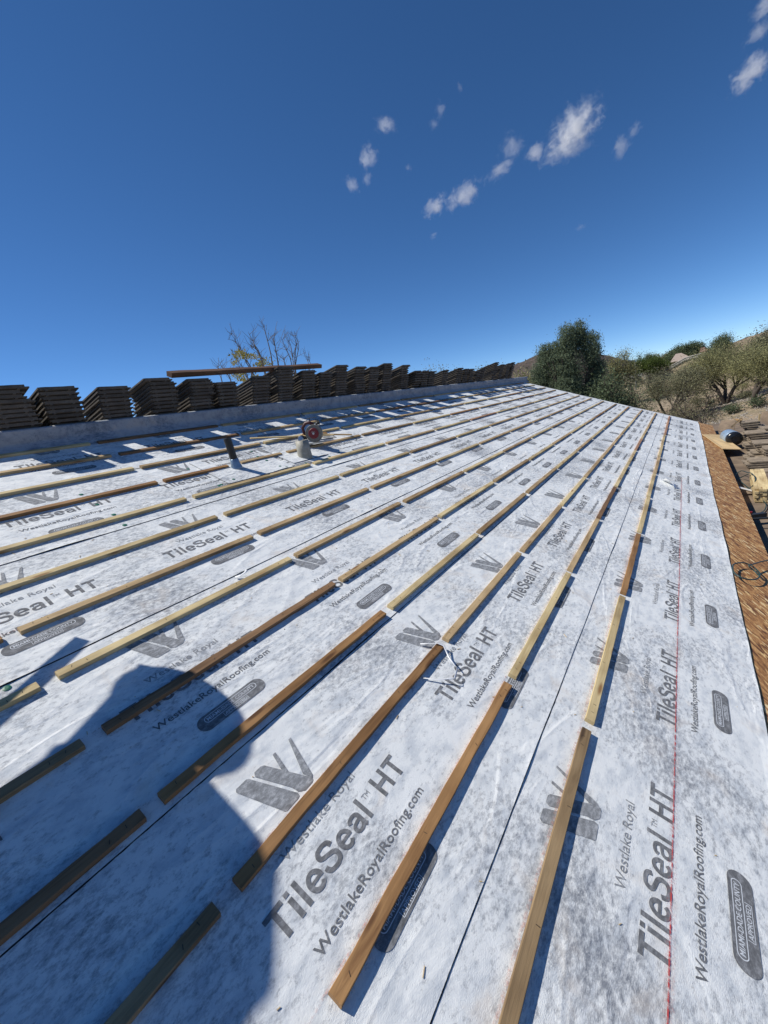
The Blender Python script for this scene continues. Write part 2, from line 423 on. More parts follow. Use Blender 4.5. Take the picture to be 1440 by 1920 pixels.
def make_sheet(k,label,patch=None):
    root=None; lo,hi=SEAM[k],SEAM[k+1]+.06
    if k==5: hi=SEAM[6]
    us=np.linspace(U0+.1,UE,260); ys=[lo,lo+.012,lo+.04,lo+.1,(lo+hi)/2,hi]
    ph=rng.uniform(0,9,6)
    v=[];f=[]
    lift=[max(0,.0022*math.sin(u*2.3+ph[0])+.003*math.sin(u*5.1+ph[1])+.002*math.sin(u*11+ph[2])-.002) for u in us]
    if k==0: lift=[abs(.003*math.sin(u*1.1+ph[0])+.003*math.sin(u*3.3+ph[1])+.0025*math.sin(u*8+ph[2])) for u in us]
    wav=[.0012*math.sin(u*3+ph[3])+.0008*math.sin(u*9+ph[4])+ (.005*math.sin(u*.9+ph[5])+.002*math.sin(u*4.1+ph[2]) if k==0 else .003*math.sin(u*.7+ph[5])) for u in us]
    for i,u in enumerate(us):
        for j,Y in enumerate(ys):
            z=sheet_z(k,Y)+ (lift[i] if j==0 else lift[i]*.55 if j==1 else 0)
            v.append((u,Y+(wav[i] if j<2 else wav[i]*.3 if j==2 else 0),z))
    n=len(ys)
    for i in range(len(us)-1):
        for j in range(n-1):
            a=i*n+j; f.append((a,a+n,a+n+1,a+1))
    # underside + torn edge thickness
    b=len(v); 
    for i,u in enumerate(us): q=v[i*n]; v.append((q[0],q[1]+.001,max(.0003,q[2]-.0028)))
    for i in range(len(us)-1): f.append((i*n,b+i,b+i+1,(i+1)*n))
    mb=MB(); mb.v=v; mb.f=f; mb.m=[0]*(len(f)-len(us)+1)+[1]*(len(us)-1)
    root=mb.build('membrane_sheet',[M_FLEECE,M_BLACK],M=ROOF); tag(root,label,'roofing membrane','roofing membrane sheets lapped up the slope')
    if k:
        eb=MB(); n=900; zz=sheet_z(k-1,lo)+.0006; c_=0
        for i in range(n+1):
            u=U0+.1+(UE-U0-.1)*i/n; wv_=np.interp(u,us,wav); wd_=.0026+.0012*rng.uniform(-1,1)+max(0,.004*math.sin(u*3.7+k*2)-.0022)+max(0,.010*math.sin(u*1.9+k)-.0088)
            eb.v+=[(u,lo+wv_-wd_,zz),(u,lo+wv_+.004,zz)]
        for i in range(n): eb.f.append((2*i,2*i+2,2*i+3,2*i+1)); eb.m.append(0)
        eb.build('seam_shadow',M_BLACK,root)  # black strip painting the thin shadow line under the lapped edge
    lg=MB(); tx=MB(); tl=MB(); bd=MB(); bt=MB()
    y=BASE[k]; n0=-2
    for i in range(-3,15):
        u=TOFF[k]+PER*i+random.uniform(-.002,.002)
        if u<-1.2 or u>UE-.62: continue
        Z=lambda yy,e=.0008: sheet_z(k,yy)+e
        sk=[]
        W_logo(lg,u,y,Z(y+.21,.0012))
        put_text(tl,'Westlake Royal',.0,u+.127,u+.437,y+.117,.029,Z(y+.117,.0011),'W')
        v0=len(tx.v)
        put_sans(tx,'TileSeal',u,u+.390,y,.0735,Z(y,.0010))
        put_sans(tx,'HT',u+.443,u+.580,y,.0735,Z(y,.0010))
        put_text(tl,'TM',.0,u+.397,u+.427,y+.046,.017,Z(y+.046,.0011))
        put_text(tx,'WestlakeRoyalRoofing.com',.010,u+.043,u+.548,y-.088,.0275,Z(y-.088,.0011),'W')
        zb=Z(y-.215,.0014)
        P=rpoly(u+.140,u+.425,y-.2165,y-.1505,.0325,8); bd.add([(a,b_,zb) for a,b_ in P],[tuple(range(len(P)))])
        P=rpoly(u+.170,u+.395,y-.188,y-.160,.0138,6); Q=rpoly(u+.1725,u+.3925,y-.1858,y-.1622,.0116,6)
        nn=len(P); bt.add([(a,b_,zb+.0005) for a,b_ in P]+[(a,b_,zb+.0005) for a,b_ in Q],[(j,(j+1)%nn,nn+(j+1)%nn,nn+j) for j in range(nn)])
        put_text(bt,'MIAMI-DADE COUNTY',.004,u+.180,u+.385,y-.181,.0140,zb+.0005)
        x0,x1,y0_,y1_=u+.232,u+.338,y-.209,y-.190
        for (a,b_,c,d) in ((x0,x1,y0_,y0_+.0016),(x0,x0+.0016,y0_,y1_),(x1-.0016,x1,y0_,y1_)): bt.add([(a,c,zb+.0005),(b_,c,zb+.0005),(b_,d,zb+.0005),(a,d,zb+.0005)],[(0,1,2,3)])
        put_text(bt,'APPROVED',.004,x0+.005,x1-.005,y0_+.0035,.0125,zb+.0005)
    lg.build('logo_print',M_INKL,root); tx.build('lettering_print',M_INK,root); tl.build('fine_lettering_print',M_INKL,root)
    b1=bd.build('badge_print',M_INK,root); bt.build('badge_lettering',M_PAPER,b1)
    return root
NM=['first membrane sheet, along the eave edge, with the bold red chalk line down it',
    'second membrane sheet up from the eave, meeting the thin seam nearest the eave',
    'third membrane sheet up from the eave, crossed by the rough dark brown batten',
    'fourth membrane sheet up from the eave, just below the two roof vents',
    'fifth membrane sheet up from the eave, around the black pipe and the saw',
    'top membrane sheet under the ridge upstand, mostly in the tile stacks shadow']
SH=[make_sheet(k,NM[k]) for k in range(6)]
# chalk lines
def chalkmat(name,c,a0,a1,sc):
    m=mat(name,c,.9); n=noise(m,coords(m,(1,1,1)),sc,6,.75); r=ramp(m,n,[(a0,(0,0,0)),(a1,(1,1,1))])
    L(m,r.outputs[0],m.node_tree.nodes['Principled BSDF'].inputs['Alpha']); return m
M_CH=chalkmat('chalk_red',(.50,.06,.06),.38,.56,70); M_CH2=chalkmat('chalk_pink',(.64,.30,.25),.46,.85,120); M_CHD=chalkmat('chalk_dust',(.62,.25,.24),.50,.95,160)
def strip(Y,w,u0,u1,z,m,parent,name='chalk_line',k=0,slope=0):
    mb=MB(); n=60; v=[];f=[]
    for i in range(n+1):
        u=u0+(u1-u0)*i/n; yy=Y+slope*u+.0008*math.sin(u*3)
        v+=[(u,yy-w/2,z),(u,yy+w/2,z)]
    for i in range(n): f.append((2*i,2*i+2,2*i+3,2*i+1))
    mb.v=v;mb.f=f;mb.m=[0]*n; return mb.build(name,m,parent)
zc=sheet_z(0,-.336)+.0022
strip(-.3365,.0042,-1,6.6,zc,M_CH,SH[0]); strip(-.338,.026,-1,6.8,zc-.0005,M_CHD,SH[0],'chalk_dust')
BD=.3382
def sheet_of(Y):
    for k in range(6):
        if Y<SEAM[k+1]: return k
    return 5
for r_ in range(0,13):
    Y=r_*BD+.006; k=sheet_of(Y)
    strip(Y,.006 if r_ else .010,-1,13.7,sheet_z(k,Y)+.0025,M_CH2,SH[k])
# ridge upstand
mb=MB(); us=np.linspace(U0+.1,UE+.35,200)
prof=[(4.063,.0065),(4.085,.016),(4.120,.038),(4.140,.050),(4.147,.060),(4.153,.09),(4.157,.140),(4.165,.150),(4.195,.149),(4.203,.138),(4.207,.05)]
for i,u in enumerate(us):
    w1=.004*math.sin(u*2.1)+.003*math.sin(u*7.3); w2=.004*math.sin(u*3.7+1)
    for j,(a,b) in enumerate(prof): mb.v.append((u,a+(w1 if j<4 else w2*.4),b+(w2 if 1<j<5 else w2*.3 if j>=5 else abs(w1)*.3)))
n=len(prof)
for i in range(len(us)-1):
    for j in range(n-1): mb.f.append((i*n+j,(i+1)*n+j,(i+1)*n+j+1,i*n+j+1)); mb.m.append(0)
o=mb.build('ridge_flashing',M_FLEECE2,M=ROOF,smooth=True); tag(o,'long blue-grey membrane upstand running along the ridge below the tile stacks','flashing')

# ---------------------------------------------------------------- battens
LB=1.2319
special={(0,-1):'grey',(0,0):'pine',(0,1):'orange',(0,2):'pine',(0,3):'pine',(0,4):'tan',(0,5):'pine',(0,6):'pine',(0,7):'pink',(0,8):'pink',(0,9):'pink',(0,10):'pink',
 (1,-1):'tan',(1,0):'orange',(1,1):'pine',(1,2):'tan',(1,3):'brown',(1,4):'pine',(1,5):'pine',(1,6):'pink',
 (2,-1):'grey',(2,0):'orange',(2,1):'tan',(2,2):'tan',(2,3):'pine',(2,4):'tan',
 (3,-1):'brown',(3,0):'orange',(3,1):'pine',(3,2):'tan',(3,3):'tan',
 (4,-1):'grey',(4,0):'brown',(4,1):'tan',(4,2):'pine',(4,3):'tan',
 (5,-1):'pine',(5,0):'pine',(5,1):'tan',(5,2):'tan',(5,3):'pine',
 (6,-1):'orange',(6,0):'tan',(6,1):'tan',(6,2):'tan',(7,-1):'pine',(7,0):'pine',(7,1):'pine',(7,2):'grey',(7,3):'pine',
 (8,-1):'pine',(8,0):'pine',(8,1):'pine',(9,-1):'tan',(9,0):'orange',(10,0):'pine',(11,0):'tan',(11,1):'brown',(12,0):'pine',(12,1):'brown'}
ORD=['first','second','third','fourth','fifth','sixth','seventh','eighth','ninth','tenth','eleventh','twelfth','thirteenth','fourteenth']
ROWREF=['lowest row by the eave','second row above the eave','third row above the eave','fourth row above the eave','fifth row above the eave','sixth row above the eave','seventh row, middle of the roof','eighth row, middle of the roof','ninth row, below the pipe','tenth row, beside the pipe','eleventh row, beside the saw','twelfth row, below the top one','top row beneath the ridge upstand']
meshcache={}
def batten_mesh(key,length,rough):
    if key in meshcache: return meshcache[key]
    mb=MB(); seg=14; wd=.0365; v=[];f=[]
    bow=random.uniform(-.0015,.0015)
    for i in range(seg+1):
        t=i/seg; x=t*length; j=lambda s:random.uniform(-s,s)
        s=.0018 if rough else .0006; b=bow*math.sin(math.pi*t)
        yl,yh=-wd+j(s)+b,j(s)+b; zt=.0192+j(s*.5)
        v+=[(x,yl,0),(x,yl,zt-.0015),(x,yl+.0015,zt),(x,yh-.0015,zt),(x,yh,zt-.0015),(x,yh,0)]
    for i in range(seg):
        a=i*6;b=a+6
        for k in range(6): k2=(k+1)%6; f.append((a+k,a+k2,b+k2,b+k))
    f.append((5,4,3,2,1,0)); e=seg*6; f.append(tuple(e+q for q in range(6)))
    mb.add(v,f)
    me=bpy.data.meshes.new('batten'); me.from_pydata(mb.v,[],mb.f); me.update(); meshcache[key]=me; return me
def staples_mesh(length):
    mb=MB()
    for x in (.05,.10,.42,.80,length-.09,length-.045):
        if x<length-.02 and x>0:
            y=-.018+random.uniform(-.008,.008); a=random.uniform(-.4,.4)
            mb.box(-.0055,.0055,-.0008,.0008,.0190,.0199,M=T(x,y,0)@Rz(a+1.4))
    return mb
def batten(row,n,u0,length,kind,label,dy=0,rot=0):
    me=batten_mesh((kind,n%3,round(length,3)),length,kind in('brown','orange'))
    me2=me.copy() if (len(me.materials) and me.materials[0]!=W[kind]) else me
    if not len(me2.materials): me2.materials.append(W[kind])
    o=bpy.data.objects.new('batten',me2); COL.objects.link(o)
    Y=row*BD+dy+(.018 if row==9 else 0); k=sheet_of(Y)
    sag=.0
    z=sheet_z(k,Y-.018)+.0012
    o.matrix_world=ROOF@T(u0,Y,z)@Rz(rot)
    tag(o,label,'batten','wooden battens nailed across the roof')
    if u0<2.6 and row<7:
        staples_mesh(length).build('staple',M_STAPLE,o)
    return o
special={((r_,n_+1) if r_ in (0,7,8) else (r_,n_)):v_ for (r_,n_),v_ in special.items()}; special[(0,-1)]='grey'
def kindof(row,n):
    if (row,n) in special: return special[(row,n)]
    return random.choices(['pine','tan','orange','grey','pink','brown'],[5,7,1.3,.6,.4,.5])[0]
for row in range(13):
    segs=[]
    for n in range(-1,11):
        a=.358+n*LB; b=a+1.173
        if row==9 and n==1: segs+=[(a,.60,n),(a+.62,.585,n)]; continue
        
        
        if b>13.76: b=13.76
        segs.append((a,b-a,n))
    if row==9:
        segs=[s for s in segs if not(s[2]==1)]; segs+=[(1.585,.56,1),(2.28,.47,1)]
    segs.sort()
    for i,(a,ln,n) in enumerate(segs):
        if ln<.1: continue
        kd=kindof(row,n)
        lab='%s batten, %s from the viewer in the %s'%(WN[kd],ORD[i],ROWREF[row])
        batten(row,n,a+random.uniform(-.006,.006),ln,kd,lab,random.uniform(-.003,.003),random.uniform(-.0016,.0016))

# ---------------------------------------------------------------- roof vents and saw
def roofT(u,Y,z=0): return ROOF@T(u,Y,z)
UPR=Rx(-SL)                                    # turns the roof normal back to vertical
P=onroof(444,878); M_ABS=mat('abs_black',(.012,.013,.015),.35); M_BOOT=mat('boot_foil',(.20,.29,.40),.3,.3)
t=empty('vent_pipe',roofT(P.x,P.y,.006)@UPR@Ry(R(-5))); tag(t,'short black plastic vent pipe with a grey membrane boot at its foot','vent pipe')
mb=MB(); mb.lathe([(.031,.06),(.031,.255),(.027,.257),(.027,.10)],24); mb.build('pipe',M_ABS,t,smooth=False)
mb=MB(); mb.lathe([(.056,-.03),(.047,.005),(.038,.04),(.035,.075),(.032,.078)],20); mb.build('boot',M_BOOT,t,smooth=True)
P2=onroof(572,857); M_VENT=speckle('galvanised_old',(.37,.36,.31),(.24,.23,.19),22,.6,.2,.004)
t=empty('flue_vent',roofT(P2.x,P2.y,.006)@UPR); tag(t,'stubby grey metal flue vent standing just below the circular saw','roof vent')
mb=MB(); mb.lathe([(.075,-.04),(.070,.0),(.066,.06),(.062,.158),(.058,.158),(.060,.05)],28,cap=False); mb.build('sleeve',M_VENT,t,smooth=True)
mb=MB(); mb.lathe([(.0,.05),(.059,.05)],28,cap=False); mb.build('opening',M_BLACK,t)
# flashing patches round the two vents
def patch(u0,u1,Y0,Y1,z,label,lettering):
    mb=MB(); n=26;v=[];f=[]
    for i in range(n+1):
        u=u0+(u1-u0)*i/n
        lf=.006*max(0,math.sin(i*.25+u0))*(1 if .15<i/n<.9 else .2)
        for j,(Y,zz) in enumerate(((Y0,z+lf),(Y0+.03,z+lf*.6),(Y0+.10,z),(Y1,z))): v.append((u,Y,zz))
    for i in range(n):
        for j in range(3): a=i*4+j; f.append((a,a+4,a+5,a+1))
    b=len(v)
    for i in range(n+1): q=v[i*4]; v.append((q[0],q[1]+.001,q[2]-.006-.0*i))
    mm=[0]*len(f)
    for i in range(n): f.append((i*4,b+i,b+i+1,(i+1)*4)); mm.append(1)
    mb.v=v;mb.f=f;mb.m=mm
    o=mb.build('membrane_patch',[M_FLEECE,M_BLACK],M=ROOF); tag(o,label,'roofing membrane','membrane patches around the roof vents')
    tx=MB()
    for kk,u in lettering: put_sans(tx,'TileSeal',u,u+.390,kk,.0735,z+.0010); put_sans(tx,'HT',u+.443,u+.580,kk,.0735,z+.0010); put_text(tx,'WestlakeRoyalRoofing.com',.010,u+.043,u+.548,kk-.088,.0275,z+.0012,'W')
    tx.build('lettering_print',M_INK,o); return o
patch(1.93,2.62,2.745,3.29,.0095,'small white membrane patch lapped around the black vent pipe',[(3.175,2.03)])
patch(2.68,3.16,2.80,3.24,.0095,'small white membrane patch lapped around the grey flue vent',[])
# loose laths by the saw
def lath(a,b,w,h,m,label,z=.02):
    a=Vector(a);b=Vector(b);d=b-a
    mb=MB(); mb.box(0,d.length,-w/2,w/2,0,h,seg=6,wob=.0008)
    o=mb.build('loose_lath',m); o.matrix_world=ROOF@Matrix.Translation(a)@(Vector((1,0,0)).rotation_difference(d).to_matrix().to_4x4())
    tag(o,label,'wood strip','loose wood strips lying by the saw'); return o
lath((2.74,3.48,.035),(3.62,3.13,.045),.022,.010,W['pine'],'thin loose lath sticking out left from under the circular saw')
lath((3.45,3.22,.05),(3.86,3.06,.032),.025,.012,W['tan'],'short splintered lath lying to the right of the circular saw')
lath((3.30,3.30,.045),(3.60,3.22,.045),.030,.012,W['orange'],'small brown wood offcut under the guard of the circular saw')
M_RED=mat('saw_red',(.19,.012,.016),.4); M_GREYM=speckle('cast_grey',(.20,.19,.165),(.13,.125,.11),40,.5,.1,.001); M_DARK=mat('dark_plastic',(.02,.02,.022),.45); M_STEEL=mat('steel',(.5,.5,.5),.3,1)
S=onroof(590,833,.03)
sawM=ROOF@T(S.x,S.y-.02,.05)@UPR@Rz(R(-62))@Matrix.Scale(.88,4)
# local saw frame: x forward (cutting direction), y = blade axis, z up
t=empty('circular_saw',sawM); tag(t,'red and grey circular saw resting on the battens beside the flue vent','circular saw')
AX=Rx(R(90))
mb=MB(); mb.lathe([(.098,-.022),(.102,-.016),(.102,.016),(.098,.022)],40,M=T(0,0,.115)@AX)
mb.build('blade_guard',M_GREYM,t)
mb=MB(); mb.lathe([(.0,.023),(.058,.023),(.062,.027),(.058,.032),(.0,.033)],32,M=T(0,0,.115)@AX,cap=False)
mb.lathe([(.0,-.023),(.058,-.023),(.062,-.027),(.058,-.032),(.0,-.033)],32,M=T(0,0,.115)@AX,cap=False)
cvr=mb.build('guard_cover',M_RED,t)
mb=MB(); mb.lathe([(0,.033),(.014,.033),(.014,.040),(0,.040)],12,M=T(0,0,.115)@AX,cap=False); mb.lathe([(0,-.033),(.014,-.033),(.014,-.040),(0,-.040)],12,M=T(0,0,.115)@AX,cap=False)
mb.tube([(.025*math.cos(a),-.0345,.115+.025*math.sin(a)) for a in np.linspace(.3,2.6,8)],.0015,5)
mb.tube([(.025*math.cos(a),.0345,.115+.025*math.sin(a)) for a in np.linspace(.3,2.6,8)],.0015,5)
mb.build('blade_bolt',M_STEEL,cvr)
mb=MB(); mb.lathe([(.0,-.0015),(.094,-.0015),(.094,.0015),(0,.0015)],60,M=T(.0,0,.100)@AX,cap=False); mb.build('blade',M_STEEL,t)
mb=MB(); mb.box(-.17,.14,-.04,.10,-.004,.0); mb.box(-.17,.14,-.04,-.037,0,.012); mb.build('base_plate',M_STEEL,t)
mb=MB(); mb.lathe([(.030,0),(.045,.01),(.047,.09),(.040,.12),(.02,.125)],24,M=T(-.06,.02,.105)@Rx(R(-90))); mb.build('motor_housing',M_DARK,t,smooth=True)
mb=MB(); mb.tube([(-.085,.03,.10),(-.13,.03,.14),(-.135,.03,.20),(-.09,.03,.245),(-.035,.03,.245),(.00,.03,.21)],[.020,.018,.018,.019,.020,.022],12); mb.build('rear_handle',mat('handle_dark_red',(.07,.012,.014),.5),t,smooth=True)
mb=MB(); mb.tube([(.02,.045,.19),(.045,.05,.225),(.075,.05,.215)],[.014,.017,.016],10); mb.build('front_handle',M_DARK,t,smooth=True)
mb=MB(); mb.tube([(-.03,.02,.255),(-.03,.02,.295)],.004,6); mb.tube([(-.055,.02,.296),(.06,.02,.290)],.0045,6); mb.build('lever',M_DARK,t)
mb=MB(); mb.lathe([(.0,0),(.030,0),(.034,.006),(.034,.030),(.028,.036),(0,.037)],20,M=T(-.155,-.045,.075)@Rx(R(75)),cap=False); mb.build('motor_cap',M_STEEL,t)
mb=MB(); mb.lathe([(.03,0),(.045,.01),(.045,.09),(.035,.10)],16,M=T(-.155,.05,.06)@Rx(R(80))); mb.build('battery_body',M_DARK,t)
# green cap nails
CAPS=[(151.7,926),(181.7,945),(213,964),(233.7,983.7),(352.7,878.3),(410.7,910),(438,899),(456.7,844.7),(471.7,846.7),(482.8,856.7),(500,863.8),(525,874.7),(537,876),(573.8,867.8),(617.5,855),(635.8,848.3),(12,1288),(415,908),(648,1001+200)]
M_GRN=mat('green_cap',(.005,.12,.075),.5)
capme=None
for i,(x,y) in enumerate(CAPS[:-1]):
    q=onroof(x,y,.008); inp=(1.93<q.x<2.62 and 2.745<q.y<3.29) or (2.68<q.x<3.16 and 2.80<q.y<3.24); zz=.0100 if inp else sheet_z(sheet_of(q.y),q.y)+.0004
    if capme is None:
        mb=MB(); mb.lathe([(.0,.0035),(.006,.0035),(.0128,.002),(.0128,0)],14,cap=False); o=mb.build('cap_nail',M_GRN); capme=o.data
    else: o=bpy.data.objects.new('cap_nail',capme); COL.objects.link(o)
    o.matrix_world=ROOF@T(q.x,q.y,zz)
    tag(o,'green plastic cap nail, %s of those pinning the membrane, counted from the left'%(['first','second','third','fourth','fifth','sixth','seventh','eighth','ninth','tenth','eleventh','twelfth','thirteenth','fourteenth','fifteenth','sixteenth','lowest','seventeenth'][i]),'nail','green cap nails in the membrane')
# torn strips of release film
def ribbon(name,pts,w,m,label,cat):
    v=[];f=[]
    pts=[Vector(q) for q in pts]
    for i,q in enumerate(pts):
        a=pts[max(0,i-1)];b=pts[min(len(pts)-1,i+1)]; d=(b-a).normalized(); s=d.cross(Vector((0,0,1))).normalized()*w/2
        tw=Vector((0,0,w*.45*math.sin(i*1.3)))
        v+=[q+s+tw,q-s-tw*.2]
    for i in range(len(pts)-1): f.append((2*i,2*i+2,2*i+3,2*i+1))
    mb=MB(); mb.v=v; mb.f=f; mb.m=[0]*len(f); o=mb.build(name,m,M=ROOF,smooth=True)
    so_=o.modifiers.new('s','SOLIDIFY'); so_.thickness=.0006
    tag(o,label,cat); return o
M_FILM=mat('release_film',(.75,.77,.80),.35)
def rr(x,y,z=.012): q=onroof(x,y,z); return (q.x,q.y,z)
ribbon('film_strip',[rr(788,1207),rr(805,1207,.02),rr(820,1206,.03),rr(832,1210,.03),rr(842,1232,.016),rr(853,1248,.03),rr(858,1253,.018),rr(852,1272,.03),rr(820,1274,.016),rr(790,1270,.012)],.007,M_FILM,'torn white film strip looped around the batten joint near the centre','film strip')
ribbon('film_strip',[rr(441,1082,.010),rr(452,1079,.016),rr(460,1073,.03),rr(463,1068,.034)],.016,M_FILM,'small curled white film scrap above the sixth batten row','film strip')
ribbon('film_strip',[rr(1248,901,.01),rr(1254,905,.03),rr(1262,908,.035),rr(1270,913,.02)],.10,M_FILM,'crumpled white film scrap on the eave sheet above the chalk line','film strip')
# edge of a tan splinter etc: wood crumbs
M_CHIP=mat('wood_chip',(.55,.40,.2),.8); mb=MB()
for i in range(160):
    u=random.uniform(.2,4); Y=random.uniform(-.6,3); a=random.uniform(0,3.1); l=random.choice([.004,.007,.012,.025])*random.uniform(.6,1.2)
    z=sheet_z(sheet_of(Y),Y)+.001
    mb.box(-l/2,l/2,-.0009,.0009,0,.0018,M=T(u,Y,z)@Rz(a)@Ry(random.uniform(-.05,.05)))
tag(mb.build('wood_chips',M_CHIP,M=ROOF),'tiny wood chips and splinters scattered over the white membrane','debris',kind='stuff')

# ---------------------------------------------------------------- roof tiles stacked along the ridge
def tile_mesh(name,mats,w=.268,l=.42,t=.0245,both=False):
    # x across, y along slope (front face at y=0), lugs under, interlock lip at +x
    mb=MB()
    mb.box(0,w-.028,0,l,0,t,seg=6,wob=.0009)
    mb.box(w-.029,w,0.004,l,.001,t*.42)                     # interlock channel
    mb.box(-.012,.001,0.004,l,t*.45,t-.001)
    mb.box(.03,.07,l-.03,l-.005,-.010,.001); mb.box(w-.10,w-.06,l-.03,l-.005,-.010,.001); mb.box(.03,.05,0,.03,-.007,.0005); mb.box(w-.08,w-.06,0,.03,-.007,.0005)
    o=mb.build(name,mats); me=o.data; bpy.data.objects.remove(o); return me
TM=[tile_mesh('concrete_tile',M_TILE) for _ in range(5)]
ST=[(-32,720),(74,722.5),(186,722),(272,706),(353,707.5),(407,714),(476,703),(523,685),(568,692.5),(601.7,696),(633,682.5),(671,685),(696.7,686),(721.7,679),(756.7,682.5),(780,692.5),(795,693),(808,694),(834,691.7),(861.7,688),(873.5,689.4),(884,689.4),(895.7,694),(905.4,689),(931,677.4),(942,681.5),(955,679.5),(963,677.4)]
TILT=R(-32)
n2=Vector((0,-.04,1)).normalized()
def ordw(i):
    o=ORD+['fifteenth','sixteenth','seventeenth','eighteenth','nineteenth','twentieth','twenty-first','twenty-second','twenty-third','twenty-fourth','twenty-fifth','twenty-sixth','twenty-seventh','twenty-eighth']
    return o[i]
B0=Vector((0,4.225,.088))
ntile=0
for si,(x,y) in enumerate(ST):
    q=atY(x,y,B0,(0,n2.z,-n2.y)); H=(q-Vector((q.x,B0.y,B0.z))).dot(n2); u0=q.x
    nt_=max(6,int(round(H/.0375))); 
    if si>14: nt_=max(5,int(round(H/.044)))
    pitch=H/nt_
    # piles with a kink part way up, as in the photo
    kink=random.randint(2,nt_-2) if random.random()<.5 else -1; off=0; drift=random.uniform(-.004,.004)
    for j in range(nt_):
        if j==kink: off+=random.uniform(-.05,.05)
        dx=u0+.0+off+ (nt_-1-j)*(drift*.6+.0045)+random.uniform(-.007,.007); dy=random.uniform(-.008,.008)
        if j==nt_-1: dx=u0
        o=bpy.data.objects.new('concrete_tile',random.choice(TM)); COL.objects.link(o)
        o.matrix_world=ROOF@T(dx,B0.y+n2.y*pitch*j,B0.z+n2.z*pitch*j)@Rx(TILT)@T(0,dy,0)@Rz(random.uniform(-.02,.02))@Rx(random.uniform(-.008,.008))@Matrix.Scale(.98,4,(0,0,1))
        ntile+=1
        tag(o,'dark brown roof tile, %s from bottom in the %s ridge stack from the left'%(ordw(j),ordw(si)),'tile','roof tiles stacked along the ridge')
# timber lying across the stacks
a=atY(317,702,(0,4.34,0),(0,1,0)); b=atY(599,685.5,(0,4.34,0),(0,1,0)); d=b-a
mb=MB(); mb.box(0,d.length,-.045,.045,-.026,.022,seg=14,wob=.003)
o=mb.build('timber',wood('old_timber',(.15,.085,.05),(.07,.04,.025),(.04,.02,.015))); o.matrix_world=ROOF@Matrix.Translation(a)@(Vector((1,0,0)).rotation_difference(d).to_matrix().to_4x4())
tag(o,'long dark brown timber lying across the tops of the ridge tile stacks','timber')

# ---------------------------------------------------------------- patio deck items on the right
def tile_end_mesh():
    mb=MB(); y=0
    while y<.42:
        d=random.uniform(.03,.06); e=random.uniform(0,.022); y1=min(.42,y+d)
        mb.box(e,.33,y,y1-.0006,random.uniform(0,.003),.016+random.uniform(-.002,.001)); y=y1
    mb.box(.03,.29,.0,.012,-.008,.0); mb.box(.005,.07,.2,.24,-.012,.0)
    o=mb.build('concrete_tile',[M_TILET]); me=o.data; bpy.data.objects.remove(o); return me
TT=[tile_end_mesh() for _ in range(3)]
def atX(x,y,X): d=ray(x,y); return CAMW+d*((X-CAMW.x)/d.x)
PIL=[((1402,862),8.95,'low front pile behind the lumber bundle'),((1424,800),11.0,'rightmost back pile at the picture edge'),((1429,838),9.3,'pile cut by the right picture edge'),((1413,858),9.35,'short middle pile at the right edge'),((1391,789),11.7,'back pile by the black roll'),((1399,809),10.6,'second pile from the back beyond the plank'),((1409,828),9.7,'tall third pile from the back at the right edge'),((1396,868),9.9,'low pile just right of the plank'),((1421,886),8.7,'front pile beside the lumber bundle')]
for pi_,((x,y),X,nm) in enumerate(PIL):
    q=atX(x,y,X); top=q.z; nn=max(3,int((top-DZ)/.043)); nn=min(nn,24)
    for j in range(nn):
        o=bpy.data.objects.new('concrete_tile',TT[j%3]); COL.objects.link(o)
        dx=.03*math.sin(j*1.1+pi_)+random.uniform(-.012,.012)
        if (j//4)%2: dx-=.04
        o.matrix_world=T(X-.16+random.uniform(-.01,.01),q.y+dx,DZ+.012+j*(top-DZ-.03)/nn)@Rz(R(-90)+random.uniform(-.03,.03)+R(-4))@T(-.33*.0,-.0,0)@Matrix.Scale(-1 if 0 else 1,4)
        # long edge faces the viewer, butt ends towards the roof
        o.matrix_world=T(X,q.y+dx,DZ+.012+j*(top-DZ-.03)/nn)@Rz(R(-90)+random.uniform(-.05,.05))
        tag(o,'tan roof tile, %s from bottom, %s'%(ordw(j),nm),'tile','roof tiles piled on the lower patio roof')
# plank
pc=[ROOF@onroof(1316.6,814,.03),atz(1351.6,815,-.375),atz(1390.5,842,-.41),ROOF@onroof(1354.5,841,.02)]
mb=MB(); v=[Vector(q) for q in pc]; mb.add([q for q in v]+[q-Vector((0,0,.014)) for q in v],[(3,2,1,0),(4,5,6,7),(0,1,5,4),(1,2,6,5),(2,3,7,6),(3,0,4,7)])
o=mb.build('plywood_offcut',speckle('ply_pale',(.62,.46,.25),(.52,.36,.18),7)); tag(o,'pale plywood offcut bridging from the roof edge towards the black roll','plywood board')
# wrapped roll
q=atz(1371,843,DZ); 
ax=(atz(1362,812,DZ+.1)-atz(1380,834,DZ+.1)); 
cR=.135; base=atX(1378,823,11.0)
t=empty('membrane_roll',T(base.x,base.y,base.z)@Rz(math.atan2(.16,1.0))); tag(t,'short membrane roll in shiny black and pale blue wrapping behind the plank','membrane roll')
mb=MB(); mb.lathe([(.03,-.001),(.10,-.012),(cR,.01),(cR+.004,.06),(cR,.11)],28,M=Ry(R(90))); mb.build('black_wrapping',mat('black_plastic',(.012,.014,.018),.22),t,smooth=True)
mb=MB(); mb.lathe([(cR+.003,.10),(cR+.006,.105),(cR+.006,.50),(cR-.01,.512)],28,M=Ry(R(90))); mb.build('blue_wrapping',mat('blue_foil',(.30,.40,.52),.3,.3),t,smooth=True)
